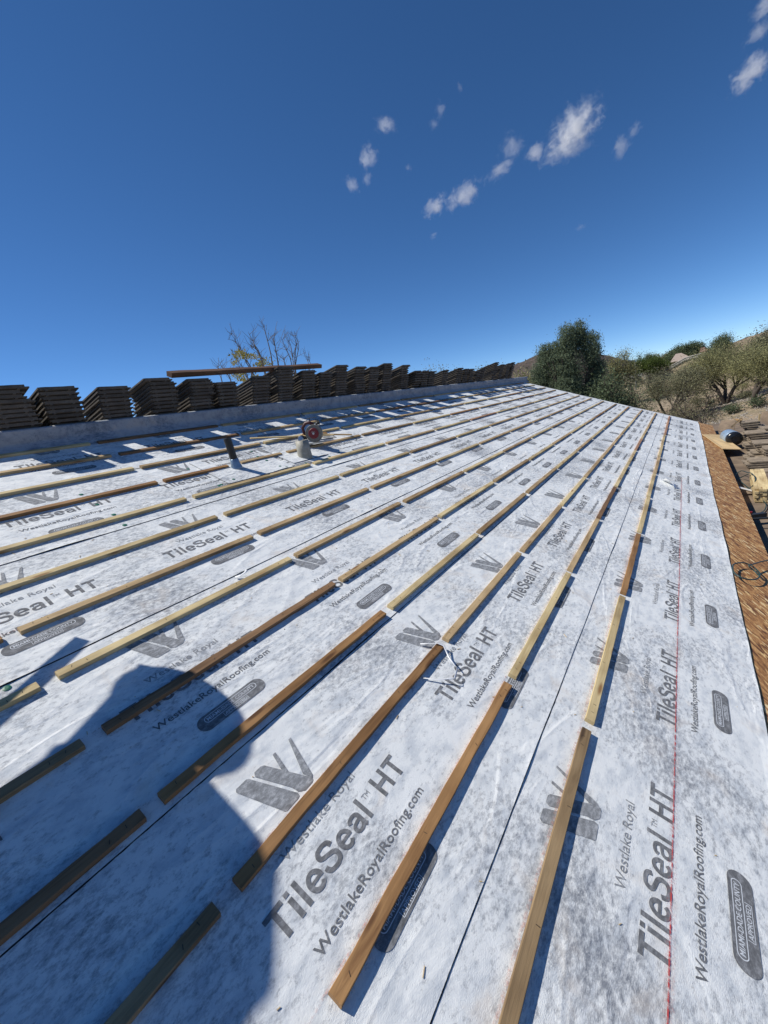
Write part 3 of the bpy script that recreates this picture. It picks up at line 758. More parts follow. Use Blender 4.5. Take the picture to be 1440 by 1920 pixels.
# leaning cardboard panel and scrap boards
def panel(pts,th,m,name,label,cat):
    v=[Vector(q) for q in pts]; nrm=(v[1]-v[0]).cross(v[2]-v[0]).normalized()*th
    n=len(v); mb=MB(); mb.add(v+[q-nrm for q in v],[tuple(range(n-1,-1,-1)),tuple(range(n,2*n))]+[(i,(i+1)%n,n+(i+1)%n,n+i) for i in range(n)])
    o=mb.build(name,m); tag(o,label,cat); return o
panel([atX(1345,808,12.4),atX(1352,790,12.9),atX(1380,788,12.7),atX(1376,812,12.2)],.012,M_OLDPLY,'cardboard_panel','brown cardboard panel leaning behind the black membrane roll','cardboard')
panel([atX(1371,799,11.5),atX(1374,801,11.5),atX(1393,784,11.9),atX(1390,783,11.9)],.02,W['grey'],'scrap_board','grey scrap board leaning against the back tile pile','scrap board')
panel([atX(1371,784,12.0),atX(1388,792,11.8),atX(1391,786,11.8),atX(1379,785,12.0)],.02,W['tan'],'scrap_board','pale splintered scrap board on top of the back tile pile','scrap board')
panel([atX(1422,789,9.9),atX(1425,790,9.9),atX(1427,776,9.9),atX(1423,776,9.9)],.03,W['pine'],'scrap_board','upright pine offcut standing on the piles at the right edge','scrap board')
panel([atX(1426,790,10.2),atX(1445,800,10.0),atX(1445,770,10.2),atX(1428,773,10.4)],.02,M_OLDPLY,'scrap_board','dark brown board at the right edge above the tile piles','scrap board')
# lumber bundle: individual laths
q0=atz(1409,932,DZ+.05); 
bund=[]
c0=atX(1405,880,8.3)
dirb=(atz(1417,935,DZ+.14)-atz(1404,880,DZ+.14)); dirb.z=0; Lb=1.22; dirb.normalize(); sdb=Vector((dirb.y,-dirb.x,0)); 
if sdb.y>0: sdb=-sdb
st_=atz(1399.5,879,DZ+.20); st_.z=DZ
lm=None
for lay in range(6):
    for c in range(4):
        if lm is None:
            mb=MB(); mb.box(0,Lb,0,.038,0,.0185); oo=mb.build('bundled_batten',W['pine']); lm=oo.data
        else: oo=bpy.data.objects.new('bundled_batten',lm); COL.objects.link(oo)
        oo.matrix_world=Matrix.Translation(st_+sdb*(.002+c*.0392+ random.uniform(-.002,.002)+.038)+Vector((0,0,.012+lay*.0305*.95))+dirb*random.uniform(-.03,.02))@Rz(math.atan2(dirb.y,dirb.x))@Matrix.Scale(1.55,4,(0,0,1))
        tag(oo,'pale pine batten in the bundle by the tile piles, layer %s from below, %s across'%(['one','two','three','four','five','six'][lay],['first','second','third','fourth'][c]),'batten','bundled pine battens on the patio roof')
# hoses
M_HOSE=mat('hose_green',(.012,.045,.045),.4); M_HOSEB=mat('hose_black',(.015,.017,.02),.35)
def cat(pts,n=8,closed=False):
    pts=[Vector(p) for p in pts]; out=[]; N_=len(pts)
    for i in range(N_ if closed else N_-1):
        p0=pts[i-1] if (i>0 or closed) else pts[0]; p1=pts[i]; p2=pts[(i+1)%N_]; p3=pts[(i+2)%N_] if (closed or i+2<N_) else pts[-1]
        for k in range(n):
            s=k/n; out.append(.5*((2*p1)+(-p0+p2)*s+(2*p0-5*p1+4*p2-p3)*s*s+(-p0+3*p1-3*p2+p3)*s**3))
    if not closed: out.append(pts[-1])
    return out
def wz(x,y,h): return atz(x,y,DZ+h)
mb=MB()
loop=[wz(1402,886,.20),wz(1390,883,.10),wz(1379,890,.06),wz(1378,900,.03),wz(1388,912,.03),wz(1402,916,.06),wz(1413,909,.16),wz(1416,897,.20),wz(1410,888,.22),wz(1402,886,.20)]
mb.tube(cat(loop,6),.006,6)
mb.tube(cat([wz(1403,889,.20),wz(1392,894,.05),wz(1386,899,.02),wz(1396,909,.02),wz(1404,915,.03),wz(1414,924,.02),wz(1425,934,.03),wz(1436,945,.03),wz(1434,956,.02),wz(1425,962,.02),wz(1412,968,.03)],6),.006,6)
o=mb.build('air_hose',M_HOSE,smooth=True); tag(o,'looped dark green air hose on the patio roof beside the lumber bundle','hose')
mb=MB(); pk=[(1374,1065),(1376,1058),(1390,1055),(1404,1058),(1416,1066),(1425,1077),(1418,1086),(1400,1086),(1386,1081),(1376,1073)]
ptsr=[tuple(onroof(x,y,.035)) for x,y in pk]
mb.tube(cat(ptsr,6,True),.0052,6,closed=True)
mb.tube(cat([tuple(onroof(1426,1082,.02)),tuple(onroof(1414,1070,.03)),tuple(onroof(1404,1061,.05)),tuple(onroof(1412,1058,.05)),tuple(onroof(1428,1053,.05)),tuple(onroof(1450,1049,.06))],6),.0052,6)
o=mb.build('air_hose',M_HOSE,M=ROOF,smooth=True); tag(o,'dark green air hose coiled in one loop on the brown OSB eave edge','hose')
# nail gun at the deck edge
g0=wz(1416,968,.10)
t=empty('nail_gun',Matrix.Translation(g0)@Rz(R(-60))); tag(t,'black and red nail gun lying at the roof edge with hoses over it','nail gun')
mb=MB(); mb.box(-.10,.10,-.03,.03,-.03,.03,seg=4,wob=.003); mb.box(-.10,-.05,-.018,.018,-.10,-.03); mb.build('body',M_DARK,t)
mb=MB(); mb.lathe([(.008,.0),(.013,.006),(.013,.02),(.006,.024)],12,M=T(-.02,.03,.03)); mb.build('cap',M_RED,t)
mb=MB(); mb.tube(cat([(-.1,0,0),(-.16,-.05,0),(-.14,-.12,.02),(.05,-.22,.03),(.3,-.4,0)],6),.012,8); mb.build('hose_tail',M_HOSEB,t,smooth=True)
panel([wz(1373,909,.15),wz(1378,913,.14),wz(1410,921,.06),wz(1409,918,.06)],.004,M_FILM,'paper_strip','white folded paper strip lying on the roof edge below the hose loop','paper')

# ---------------------------------------------------------------- vegetation
def leafmat(name,c1,c2,trans=.25):
    m=mat(name,c1,.7,spec=.2)
    oi=N(m,'ShaderNodeObjectInfo'); v=coords(m); a=noise(m,v,2.2,4,.7); r=ramp(m,a,[(.32,c2),(.62,c1)]); 
    g=N(m,'ShaderNodeNewGeometry'); rr_=ramp(m,g.outputs['Random Per Island'],[(0,(.65,.65,.65)),(1,(1.35,1.35,1.3))])
    c=mixc(m,1,r.outputs[0],rr_.outputs[0],'MULTIPLY'); setc(m,c)
    tr=N(m,'ShaderNodeBsdfTranslucent'); L(m,c,tr.inputs[0]); mx=N(m,'ShaderNodeMixShader'); mx.inputs[0].default_value=trans
    out=m.node_tree.nodes['Material Output']; L(m,m.node_tree.nodes['Principled BSDF'].outputs[0],mx.inputs[1]); L(m,tr.outputs[0],mx.inputs[2]); L(m,mx.outputs[0],out.inputs[0]); return m
M_PEP=leafmat('leaves_pepper',(.19,.235,.15),(.11,.145,.095),.4); M_DKG=leafmat('leaves_dark',(.13,.165,.09),(.07,.095,.055))
M_PV=leafmat('leaves_paloverde',(.30,.29,.14),(.20,.20,.10),.3); M_PV2=leafmat('leaves_olive',(.27,.265,.16),(.18,.18,.115),.3); M_YEL=leafmat('leaves_yellow',(.33,.27,.06),(.17,.17,.05),.35)
M_BRG=leafmat('leaves_bright',(.10,.135,.03),(.05,.075,.02),.3); M_BARK=speckle('bark',(.075,.058,.045),(.035,.028,.022),9); M_TWIG=speckle('twig_grey',(.17,.14,.12),(.10,.08,.07),9)
M_SHR=leafmat('leaves_shrub',(.23,.20,.13),(.14,.13,.08),.2)
def leaves(name,P,size,m,parent,droop=0,aspect=.45):
    P=np.asarray(P,float); n=len(P)
    a=rng.normal(size=(n,3)); a[:,2]=a[:,2]*(1-droop)-droop*1.5; a/=np.linalg.norm(a,axis=1)[:,None]
    b=rng.normal(size=(n,3)); b-=a*(a*b).sum(1)[:,None]; b/=np.linalg.norm(b,axis=1)[:,None]
    s=size*rng.uniform(.6,1.4,(n,1))
    v=np.stack([P-a*s*.5,P+b*s*aspect*.5,P+a*s*.5,P-b*s*aspect*.5],1).reshape(-1,3)
    me=bpy.data.meshes.new(name); me.vertices.add(4*n); me.vertices.foreach_set('co',v.ravel())
    me.loops.add(4*n); me.loops.foreach_set('vertex_index',np.arange(4*n)); me.polygons.add(n)
    me.polygons.foreach_set('loop_start',np.arange(0,4*n,4)); me.polygons.foreach_set('loop_total',np.full(n,4)); me.update(calc_edges=True)
    me.materials.append(m); o=bpy.data.objects.new(name,me); COL.objects.link(o); o.parent=parent; return o
def branches(base,height,spread,stems,levels,seed,r0=.12,up=.5,trunk=.3,droop=0.,split=3):
    rs=random.Random(seed); segs=[];tips=[]
    def grow(p,d,l,r,lv):
        pts=[p];q=p.copy();dd=d.copy();k=4
        for i in range(k):
            dd=(dd+Vector((rs.gauss(0,.16),rs.gauss(0,.16),rs.gauss(0,.12)+ (.06 if lv<levels-1 else -droop))) ).normalized(); q=q+dd*l/k; pts.append(q.copy())
        r1=r*.55; segs.append((pts,[r+(r1-r)*i/k for i in range(k+1)]))
        if lv>=levels: tips.extend(pts[1:]); return
        if lv==levels-1: tips.extend(pts[3:])
        for i in range(split+(1 if rs.random()<.4 else 0)):
            t=rs.uniform(.45,1); idx=min(k,int(t*k)+0)
            az=rs.uniform(0,6.28); tilt=rs.uniform(.35,.95)
            x=dd.cross(Vector((0,0,1))); x=x.normalized() if x.length>.05 else Vector((1,0,0)); y=dd.cross(x)
            nd=(dd*math.cos(tilt)+(x*math.cos(az)+y*math.sin(az))*math.sin(tilt)*spread); nd.z+=up*.35; nd.normalize()
            grow(pts[idx],nd,l*rs.uniform(.55,.78),r1*.8,lv+1)
    for s in range(stems):
        a=6.28*s/stems+rs.uniform(-.6,.6); d=Vector((math.cos(a)*spread*.55,math.sin(a)*spread*.55,1)).normalized() if stems>1 else Vector((rs.uniform(-.15,.15),rs.uniform(-.15,.15),1))
        grow(Vector(base),d,height*.42,r0,0)
    return segs,tips
def fit(segs,tips,H,Wd):
    if not tips: return segs,tips
    tz=max(t.z for t in tips); tx=max(1e-3,np.percentile([math.hypot(t.x,t.y) for t in tips],93))
    sz=H/tz; sx=(Wd/2)/tx
    f=lambda q:Vector((q.x*sx,q.y*sx,q.z*sz)); return [([f(q) for q in p],r) for p,r in segs],[f(t) for t in tips]
def tree(name,P,H,Wd,label,catg,lm,nleaf,size,seed,stems=3,levels=3,r0=.13,jit=.35,droop=.1,bark=None,group=None,split=3,up=.5,twigdroop=0.,ld=0.):
    root=empty(name,Matrix.Translation(P)); tag(root,label,catg,group)
    segs,tips=branches((0,0,0),H,1.0,stems,levels,seed,r0,up,split=split,droop=twigdroop); segs,tips=fit(segs,tips,H,Wd)
    mb=MB()
    for p,r in segs: mb.tube(p,[max(.006,x) for x in r],5,cap=False)
    mb.build('trunk',bark or M_BARK,root,smooth=True)
    if nleaf:
        tp=np.array([tuple(t) for t in tips]); idx=rng.integers(0,len(tp),nleaf)
        Pp=tp[idx]+rng.normal(size=(nleaf,3))*jit*np.array([1,1,.8]); Pp[:,2]-=rng.exponential(droop+1e-6,nleaf)
        leaves('crown',Pp,size,lm,root,ld)
    return root
def gpt(x,y,D):
    q=at(x,y,D); return Vector((q.x,q.y,ground_h(q.x,q.y)))
# the big weeping pepper tree
def pepper(P,H,Wd,label,seed,n=190000):
    root=empty('pepper_tree',Matrix.Translation(P)); tag(root,label,'tree')
    segs,tips=branches((0,0,0),H,1.0,3,2,seed,.22,.8,split=4); segs,tips=fit(segs,tips,H*.86,Wd*.72)
    mb=MB()
    for p,r in segs: mb.tube(p,[max(.015,x) for x in r],6,cap=False)
    mb.build('trunk',M_BARK,root,smooth=True)
    # clumps through an uneven dome, each shedding hanging strands
    cl=[]
    rs=np.random.default_rng(seed)
    dome=[(-.66,.0,.70,.26),(-.50,.1,.84,.20),(-.22,0,.80,.28),(.08,-.1,.93,.22),(.34,.1,.95,.20),(.62,0,.84,.24),(.70,.1,.66,.26),(-.7,0,.5,.24),(.0,.3,.55,.4),(.02,-.2,.62,.34),(-.12,-.3,.5,.3),(.18,-.3,.42,.3),(-.55,.1,.40,.34),(.55,-.1,.42,.36),(.05,-.2,.45,.42),(-.2,.1,.30,.42),(.3,.2,.3,.42),(.72,0,.48,.22)]
    for cx,cy,cz,cr in dome:
        k=int(230*cr/.3)
        for _ in range(k):
            a=rs.normal(size=3); a/=np.linalg.norm(a); rr2=cr*rs.uniform(.55,1.08)
            cl.append((cx+a[0]*rr2*.8,cy+a[1]*rr2*.8,cz+a[2]*rr2*.45))
    for _ in range(520):
        zz=rs.uniform(.12,.84); rad=.62*math.sqrt(max(0,1-((zz-.45)/.5)**2)); a_=rs.uniform(0,6.28); q_=math.sqrt(rs.uniform(0,1))*rad
        cl.append((q_*math.cos(a_),q_*math.sin(a_),zz))
    cl=np.array(cl)*np.array([Wd/2,Wd/2,H*1.0]); 
    per=n//len(cl); out=[]
    for c in cl:
        Ls=rs.uniform(.25,1.25) if rs.random()<.6 else rs.uniform(.1,.4)
        t=rs.uniform(0,1,per)**.8; sp=.10+.10*(1-t)
        out.append(np.c_[c[0]+rs.normal(size=per)*sp,c[1]+rs.normal(size=per)*sp,c[2]-t*Ls+rs.normal(size=per)*.05])
    Pp=np.concatenate(out); Pp=Pp[Pp[:,2]>.1]; Pp[:,2]*=H/np.percentile(Pp[:,2],99.9)
    # look-through direction faces the viewer: turn dome x axis across the line of sight
    ang=math.atan2(P.y-CAMW.y,P.x-CAMW.x)-math.pi/2; ca,sa=math.cos(ang),math.sin(ang)
    Pp=np.c_[Pp[:,0]*ca-Pp[:,1]*sa,Pp[:,0]*sa+Pp[:,1]*ca,Pp[:,2]]
    leaves('crown',Pp,.095,M_PEP,root,.6,.33); return root
D=27; b=at(1066,742,D); topz=at(1072,608,D).z
pepper(Vector((b.x,b.y,GZ)),topz-GZ,4.15,'big dark green weeping tree standing behind the far roof edge',3)
D=25; b=at(1128,742,D); tree('dark_tree',Vector((b.x,b.y,GZ)),at(1128,697,D).z-GZ,2.3,'small dark tree tucked at the right foot of the big weeping tree','tree',M_DKG,9000,.12,11,jit=.35,droop=.2)
D=33; b=at(1160,742,D); tree('palo_verde',Vector((b.x,b.y,GZ)),at(1150,706,D).z-GZ,3.2,'low spreading olive-green tree right of the big weeping tree','tree',M_PV2,7000,.11,12,stems=4,jit=.3)
D=62; b=at(1160,720,D); tree('palo_verde',Vector((b.x,b.y,ground_h(b.x,b.y))),at(1160,652,D).z-ground_h(b.x,b.y),3.6,'yellow-green airy tree with bare twig tops left of the street lamp','tree',M_PV,9000,.15,13,stems=4,levels=4,jit=.35)
D=30; b=at(985,725,D); tree('palo_verde',Vector((b.x,b.y,GZ)),at(985,690,D).z-GZ,4.2,'yellowish shrub-like tree left of the big weeping tree at its base','tree',M_PV,12000,.13,14,stems=5,jit=.45)
# right-hand palo verdes
D=40; b=gpt(1250,760,D); tree('palo_verde',b,at(1245,688,D).z-b.z,4.8,'olive palo verde with dark forked trunk above the far roof corner','tree',M_PV2,22000,.085,21,stems=3,levels=4,r0=.11,jit=.42,droop=.15,group='palo verde trees on the slope')
D=46; b=gpt(1362,752,D); tree('palo_verde',b,at(1345,640,D).z-b.z,6.6,'large palo verde with thick dark trunk and bare pale branch','tree',M_PV,38000,.09,23,stems=3,levels=4,r0=.17,jit=.45,droop=.2,group='palo verde trees on the slope')
D=40; b=gpt(1412,745,D); tree('palo_verde',b,at(1425,645,D).z-b.z,5.4,'yellow-green palo verde with dark trunk at the right edge','tree',M_PV,32000,.085,25,stems=2,levels=4,r0=.16,jit=.42,droop=.2,group='palo verde trees on the slope')
D=52; b=gpt(1438,720,D); tree('palo_verde',b,at(1440,603,D).z-b.z,2.6,'tall pale tree top cut off by the right picture edge','tree',M_PV2,7000,.15,27,stems=2,levels=4,r0=.12,jit=.4,group='palo verde trees on the slope')
D=24; b=gpt(1347,800,D); tree('bare_tree',b,at(1345,715,D).z-b.z,3.4,'thin dark bare tree with twisted branches just beyond the patio roof','tree',M_PV2,500,.08,29,stems=1,levels=4,r0=.06,jit=.2)
D=31; b=gpt(1275,775,D); tree('desert_bush',b,2.2,3.4,'grey-green bush above the far roof corner beneath the palo verde','bush',M_SHR,9000,.07,31,stems=6,levels=2,r0=.03,jit=.25)
D=29; b=gpt(1215,760,D); tree('desert_bush',b,2.0,3.2,'yellowish-green bush right behind the far roof edge','bush',M_PV,9000,.06,33,stems=6,levels=2,r0=.03,jit=.25)
# hillside trees
for i,(x,y0,y1,Dd,wd,lm,lab,nl,sz) in enumerate([
   (1217,705,670,96,6.0,M_BRG,'dense round bright green tree right of the street lamp',15000,.28),
   (1215,690,657,118,4.6,M_PEP,'thin grey-green tree top behind the dense round tree',2600,.30),
   (1275,680,645,118,6.5,M_DKG,'wide dark green tree behind the hillside tile roof',13000,.36),
   (1303,672,644,122,3.6,M_DKG,'dark tree just right of the wide dark one on the skyline',6000,.36),
   (1355,672,626,84,3.6,M_DKG,'dark green tree standing on the skyline left of the hill crest',11000,.24),
   (1250,690,658,125,6.0,M_PV2,'olive tree between the two dark trees on the skyline',5000,.34)]):
    b=at(x,y0,Dd); z0=min(ground_h(b.x,b.y),b.z); tree('hillside_tree',Vector((b.x,b.y,z0)),at(x,y1,Dd).z-z0,wd,lab,'tree',lm,int(nl*1.5),sz*.68,40+i,stems=4,levels=3,jit=.42,group='trees on the far hillside',r0=.12)
# tree tops behind the ridge stacks
for i,(x,y1,wd,lab) in enumerate([(792,684,2.2,'leftmost bushy green tree top peeping over the ridge stacks'),(838,684,2.6,'tallest bushy green tree top over the ridge stacks'),(876,690,2.6,'small bushy tree top over the ridge stacks beside the tallest'),(905,693,2.6,'rightmost bushy green tree top peeping over the ridge stacks')]):
    Dd=33; b=at(x,760,Dd); tree('bushy_tree',Vector((b.x,b.y,GZ)),at(x,y1,Dd).z-GZ,wd*1.5,lab,'tree',M_PV2,9000,.12,60+i,stems=4,jit=.32,group='tree tops behind the ridge')
# leafless tree with yellow-green leaves low down, behind the ridge
def bare_tall():
    D=10.5; root_p=at(505,760,D); z0=GZ; root=empty('bare_tree',T(root_p.x,root_p.y,z0)); tag(root,'tall leafless tree with a few yellow-green leaves behind the ridge timber','tree')
    mb=MB(); P0=Vector((root_p.x,root_p.y,z0)); lp=[]
    def tw(pts,r,name=None): mb.tube([p-P0 for p in pts],[max(.003,r*(1-.85*i/(len(pts)-1))) for i in range(len(pts))],5,cap=False)
    rs=random.Random(5)
    hub=at(500,790,D); mb.tube([Vector((0,0,0)),hub-P0],[.12,.09],8,cap=False)
    stems=[[(478,720),(470,690),(452,655),(432,624)],[(470,690),(455,668),(442,642),(427,636)],[(480,712),(462,680),(449,648),(442,630)],[(500,715),(488,672),(474,640),(465,622)],[(502,716),(489,668),(478,648),(472,655)],
        [(512,690),(508,665),(502,640),(496,618),(495,610)],[(524,700),(520,670),(515,645),(511,629)],[(524,700),(519,668),(514,638),(515,624)],[(548,705),(545,675),(535,652),(526,632)],[(552,705),(549,672),(545,648),(541,640)],[(555,700),(553,665),(555,645),(554,624)],[(553,700),(556,672),(560,648),(553,628)],[(535,690),(533,678),(530,672)],[(577,712),(579,690),(576,670)],[(580,712),(582,684),(580,678)],
        [(416,714),(414,700),(406,683)],[(432,712),(424,700),(413,682)],[(462,706),(450,690),(440,658)],[(498,700),(485,660),(470,650)],[(468,716),(456,690),(436,665)]]
    for i,sx in enumerate(stems):
        dd=D+rs.uniform(-.8,.8); pts=[at(x,y,dd+.05*k) for k,(x,y) in enumerate(sx)]
        lo=pts[0]+Vector((rs.uniform(-.1,.1),rs.uniform(-.1,.1),-.6)); full=cat([hub,lo]+pts,5); tw(full,.022)
        for _ in range(10):
            k=rs.randint(len(full)//2,len(full)-2); q=full[k]; e=q+Vector((rs.gauss(0,.10),rs.gauss(0,.13),rs.uniform(.08,.28))); mb.tube([q-P0,(q+e)/2-P0+Vector((rs.gauss(0,.02),rs.gauss(0,.02),0)),e-P0],[.0045,.0035,.002],4,cap=False)
            if rs.random()<.5: e2=(q+e)/2+Vector((rs.gauss(0,.06),rs.gauss(0,.07),rs.uniform(.05,.14))); mb.tube([(q+e)/2-P0,e2-P0],[.003,.0018],4,cap=False)
    mb.build('trunk',M_TWIG,root)
    for (x,y,sx,n) in [(447,664,13,230),(462,668,9,110),(478,668,8,90),(446,702,13,230),(456,712,8,90),(486,684,10,110),(507,682,6,50),(440,680,7,60),(480,706,8,60),(492,680,8,70),(498,674,7,40)]:
        for _ in range(n):
            lp.append(at(x+rs.gauss(0,sx*.55),y+rs.gauss(0,sx*.38),D+rs.gauss(0,.35))-P0)
    leaves('crown',[tuple(q) for q in lp],.05,M_YEL,root,.2,.5)
bare_tall()
# scattered desert shrubs
k=0; rs=random.Random(77)
SHL=[(1185,735,62),(1197,735,60),(1222,748,50),(1258,722,66),(1305,752,43),(1327,742,52),(1322,770,34),(1395,757,42),(1390,742,50),(1420,770,34),(1368,775,33),(1233,722,75),(1340,722,66),(1187,748,50),(1160,750,45),(1430,735,50),(1296,735,60),(1350,757,40)]
for x,y,Dd in SHL:
    b=atz(x,y,GZ+.3); Dd=min(90,max(24,math.hypot(b.x,b.y))); b=gpt(x,y,Dd)
    wd=rs.uniform(.9,2.0); lm=rs.choice([M_SHR,M_PV2,M_DKG,M_PV])
    nm={M_SHR.name:'grey-brown',M_PV2.name:'olive',M_DKG.name:'dark green',M_PV.name:'yellow-green'}[lm.name]
    tree('desert_shrub',b,wd*.6,wd,'%s desert shrub, %s from the left among the low scrub beyond the roof'%(nm,ordw(sorted([q[0] for q in SHL]).index(x))),'shrub',lm,1100,.09,90+k,stems=6,levels=1,r0=.02,jit=.16,droop=0,group='low desert shrubs beyond the roof'); k+=1
# rocks in the wash
mb=MB(); rs=random.Random(3)
for i in range(1500):
    x=rs.uniform(30,46); y=rs.uniform(-9,2.5)+ (x-30)*-.05; s=rs.uniform(.05,.17)
    if y> 2: continue
    z=ground_h(x,y); vv=[];
    for (a,b_,c) in ((1,0,0),(-1,0,0),(0,1,0),(0,-1,0),(0,0,1),(0,0,-1)): vv.append((x+a*s*rs.uniform(.6,1.2),y+b_*s*rs.uniform(.6,1.2),z+c*s*rs.uniform(.4,.8)))
    mb.add(vv,[(0,2,4),(2,1,4),(1,3,4),(3,0,4),(2,0,5),(1,2,5),(3,1,5),(0,3,5)])
tag(mb.build('rocks',speckle('river_rock',(.27,.24,.205),(.15,.13,.11),3)),'grey river rocks lining the wash beyond the roof','rocks',kind='stuff')

# ---------------------------------------------------------------- far neighbourhood
M_TAN=speckle('stucco_tan',(.40,.32,.22),(.34,.27,.185),2); M_ROOFR=speckle('clay_roof',(.27,.16,.12),(.2,.12,.09),3); M_RAIL=mat('grey_rail',(.11,.12,.12),.7); M_RLT=mat('rail_light',(.42,.40,.36),.8)
def rooft():
    m=mat('tile_roof_far',(.4,.33,.28),.9); c=coords(m); wv=N(m,'ShaderNodeTexWave'); wv.inputs['Scale'].default_value=1.1; wv.bands_direction='Y'; L(m,c,wv.inputs[0])
    r=ramp(m,wv.outputs['Fac'],[(.2,(.20,.155,.13)),(.6,(.42,.345,.29))]); setc(m,r.outputs[0]); return m
M_RT=rooft()
def far_house(x0,x1,ytop,yb,D,label,roofm,rise=.45):
    a=at(x1,yb,D); b=at(x0,yb,D); top=at((x0+x1)/2,ytop,D).z
    w=(b-a).length; base=min(ground_h(a.x,a.y),ground_h(b.x,b.y),min(a.z,b.z))-1; ez=top-(top-a.z)*rise
    o=empty('far_house',T((a.x+b.x)/2,(a.y+b.y)/2,0)@Rz(math.atan2((b-a).y,(b-a).x))); tag(o,label,'house')
    mb=MB(); mb.box(-w/2+.3,w/2-.3,-7,0,base,ez); mb.build('wall',M_TAN,o)
    mb=MB(); v=[(-w/2,-7.4,ez),(w/2,-7.4,ez),(w/2,.4,ez),(-w/2,.4,ez),(-w/2+2,-3.5,top),(w/2-1,-3.5,top)]
    mb.add(v,[(3,2,5,4),(1,0,4,5),(0,3,4),(2,1,5),(0,1,2,3)]); mb.build('roof',roofm,o)
    mb=MB()
    for s in (-.28,.22): mb.box(w*s-.5,w*s+.5,.0,.03,ez-1.9,ez-.7)
    mb.build('window',M_BLACK,o)
far_house(1181,1194,694,706,120,'small distant house with a reddish roof beside the street lamp',M_ROOFR)
far_house(1256,1300,661,676,108,'hillside house with a light striped tile roof above the long fence',M_RT,.8)
far_house(1312,1336,650,660,112,'reddish tile roof just left of the dark skyline tree',M_ROOFR,.7)
# long stepped wall with rails climbing the hill
pt=[(1189,712,100),(1208,707,99),(1240,694,98),(1262,684,97),(1285,671,96),(1308,665,95),(1332,660,94)]
wl=empty('retaining_wall',T(0,0,0)); tag(wl,'long tan wall with grey rails climbing the hillside under the tile roof','wall')
tops=[at(*q) for q in pt]; mb=MB()
for i in range(len(tops)-1):
    a,b=tops[i],tops[i+1]; za=min(ground_h(a.x,a.y),a.z-1)-1.2; zb=min(ground_h(b.x,b.y),b.z-1)-1.2
    za=max(za,a.z-4.5); zb=max(zb,b.z-4.5)
    v=[a-Vector((0,0,.55)),b-Vector((0,0,.55)),Vector((b.x,b.y,zb)),Vector((a.x,a.y,za))]; d=Vector((.4,0,0)); mb.add([*v]+[q+d for q in v],[(0,1,2,3),(7,6,5,4),(0,4,5,1),(3,2,6,7)])
mb.build('wall_face',M_TAN,wl)
for k2,(dz,mm) in enumerate([(0,M_RLT),(-.17,M_RAIL),(-.34,M_RLT),(-.5,M_RAIL)]):
    mb=MB(); mb.tube([q+Vector((-.1,0,dz+.05)) for q in tops[1:]],.075,6); mb.build('rail',mm,wl)
mb=MB()
for q in tops[1:]: mb.box(q.x,q.x+.1,q.y-.05,q.y+.05,q.z-.7,q.z+.1)
mb.build('post',M_RAIL,wl)
a=at(1192,715,99.2); b=at(1203,715,99.2); mb=MB(); mb.box(a.x-.4,a.x-.1,b.y,a.y,a.z-.3,a.z+.9); mb.build('opening',M_BLACK,wl)
# street lamp
D=88; b=at(1192,712,D); tp=at(1192,674.5,D)
t=empty('street_lamp',T(b.x,b.y,min(b.z,ground_h(b.x,b.y)))); tag(t,'dark street lamp with a short arm standing against the sky left of the round tree','street lamp')
H=tp.z-t.matrix_world.translation.z
mb=MB(); mb.tube([(0,0,0),(0,0,H)],[.11,.08],8); mb.build('pole',M_RAIL,t)
mb=MB(); mb.tube([(0,0,H-.08),(0,.45,H-.02)],.04,6); mb.box(-.12,.12,.35,.85,H-.08,H+.04); mb.build('lamp_head',M_RAIL,t)
# parked vehicles
M_WH=mat('white_paint',(.7,.7,.7),.3); M_GLS=mat('car_glass',(.03,.04,.05),.1); M_TYR=mat('tyre',(.02,.02,.02),.8)
def car(P,ang,label,name,Lc=4.6,cab=(.3,.95),hgt=1.5):
    o=empty(name,Matrix.Translation(P)@Rz(ang)); tag(o,label,'car')
    mb=MB(); mb.box(-Lc/2,Lc/2,-.9,.9,.35,.95,seg=4); mb.add([(-Lc/2+cab[0],-.8,.95),(-Lc/2+cab[0]+2.6,-.8,.95),(-Lc/2+cab[0]+2.6,.8,.95),(-Lc/2+cab[0],.8,.95),(-Lc/2+cab[0]+.25,-.7,hgt),(-Lc/2+cab[0]+2.0,-.7,hgt),(-Lc/2+cab[0]+2.0,.7,hgt),(-Lc/2+cab[0]+.25,.7,hgt)],[(0,1,5,4),(1,2,6,5),(2,3,7,6),(3,0,4,7),(4,5,6,7)]); mb.build('body',M_WH,o)
    mb=MB()
    for s in (-1,1): mb.add([(-Lc/2+cab[0]+.3,s*.79,1.0),(-Lc/2+cab[0]+2.3,s*.79,1.0),(-Lc/2+cab[0]+1.95,s*.725,hgt-.08),(-Lc/2+cab[0]+.4,s*.725,hgt-.08)],[(0,1,2,3) if s<0 else (3,2,1,0)])
    mb.build('window',M_GLS,o)
    for x in (-Lc*.31,Lc*.31):
        for s in (-1,1):
            mb=MB(); mb.lathe([(.34,-.1),(.34,.1)],16,M=T(x,s*.85,.34)@Rx(R(90))); mb.build('wheel',M_TYR,o)
D=112
b=at(1169,714,D); car(Vector((b.x,b.y,b.z)),R(80),'white car parked left of the street lamp under the airy tree','parked_car')
b=at(1180,713,D+3); car(Vector((b.x,b.y,b.z)),R(100),'white van parked immediately left of the far house','parked_van',5.0,(.2,.9),2.0)

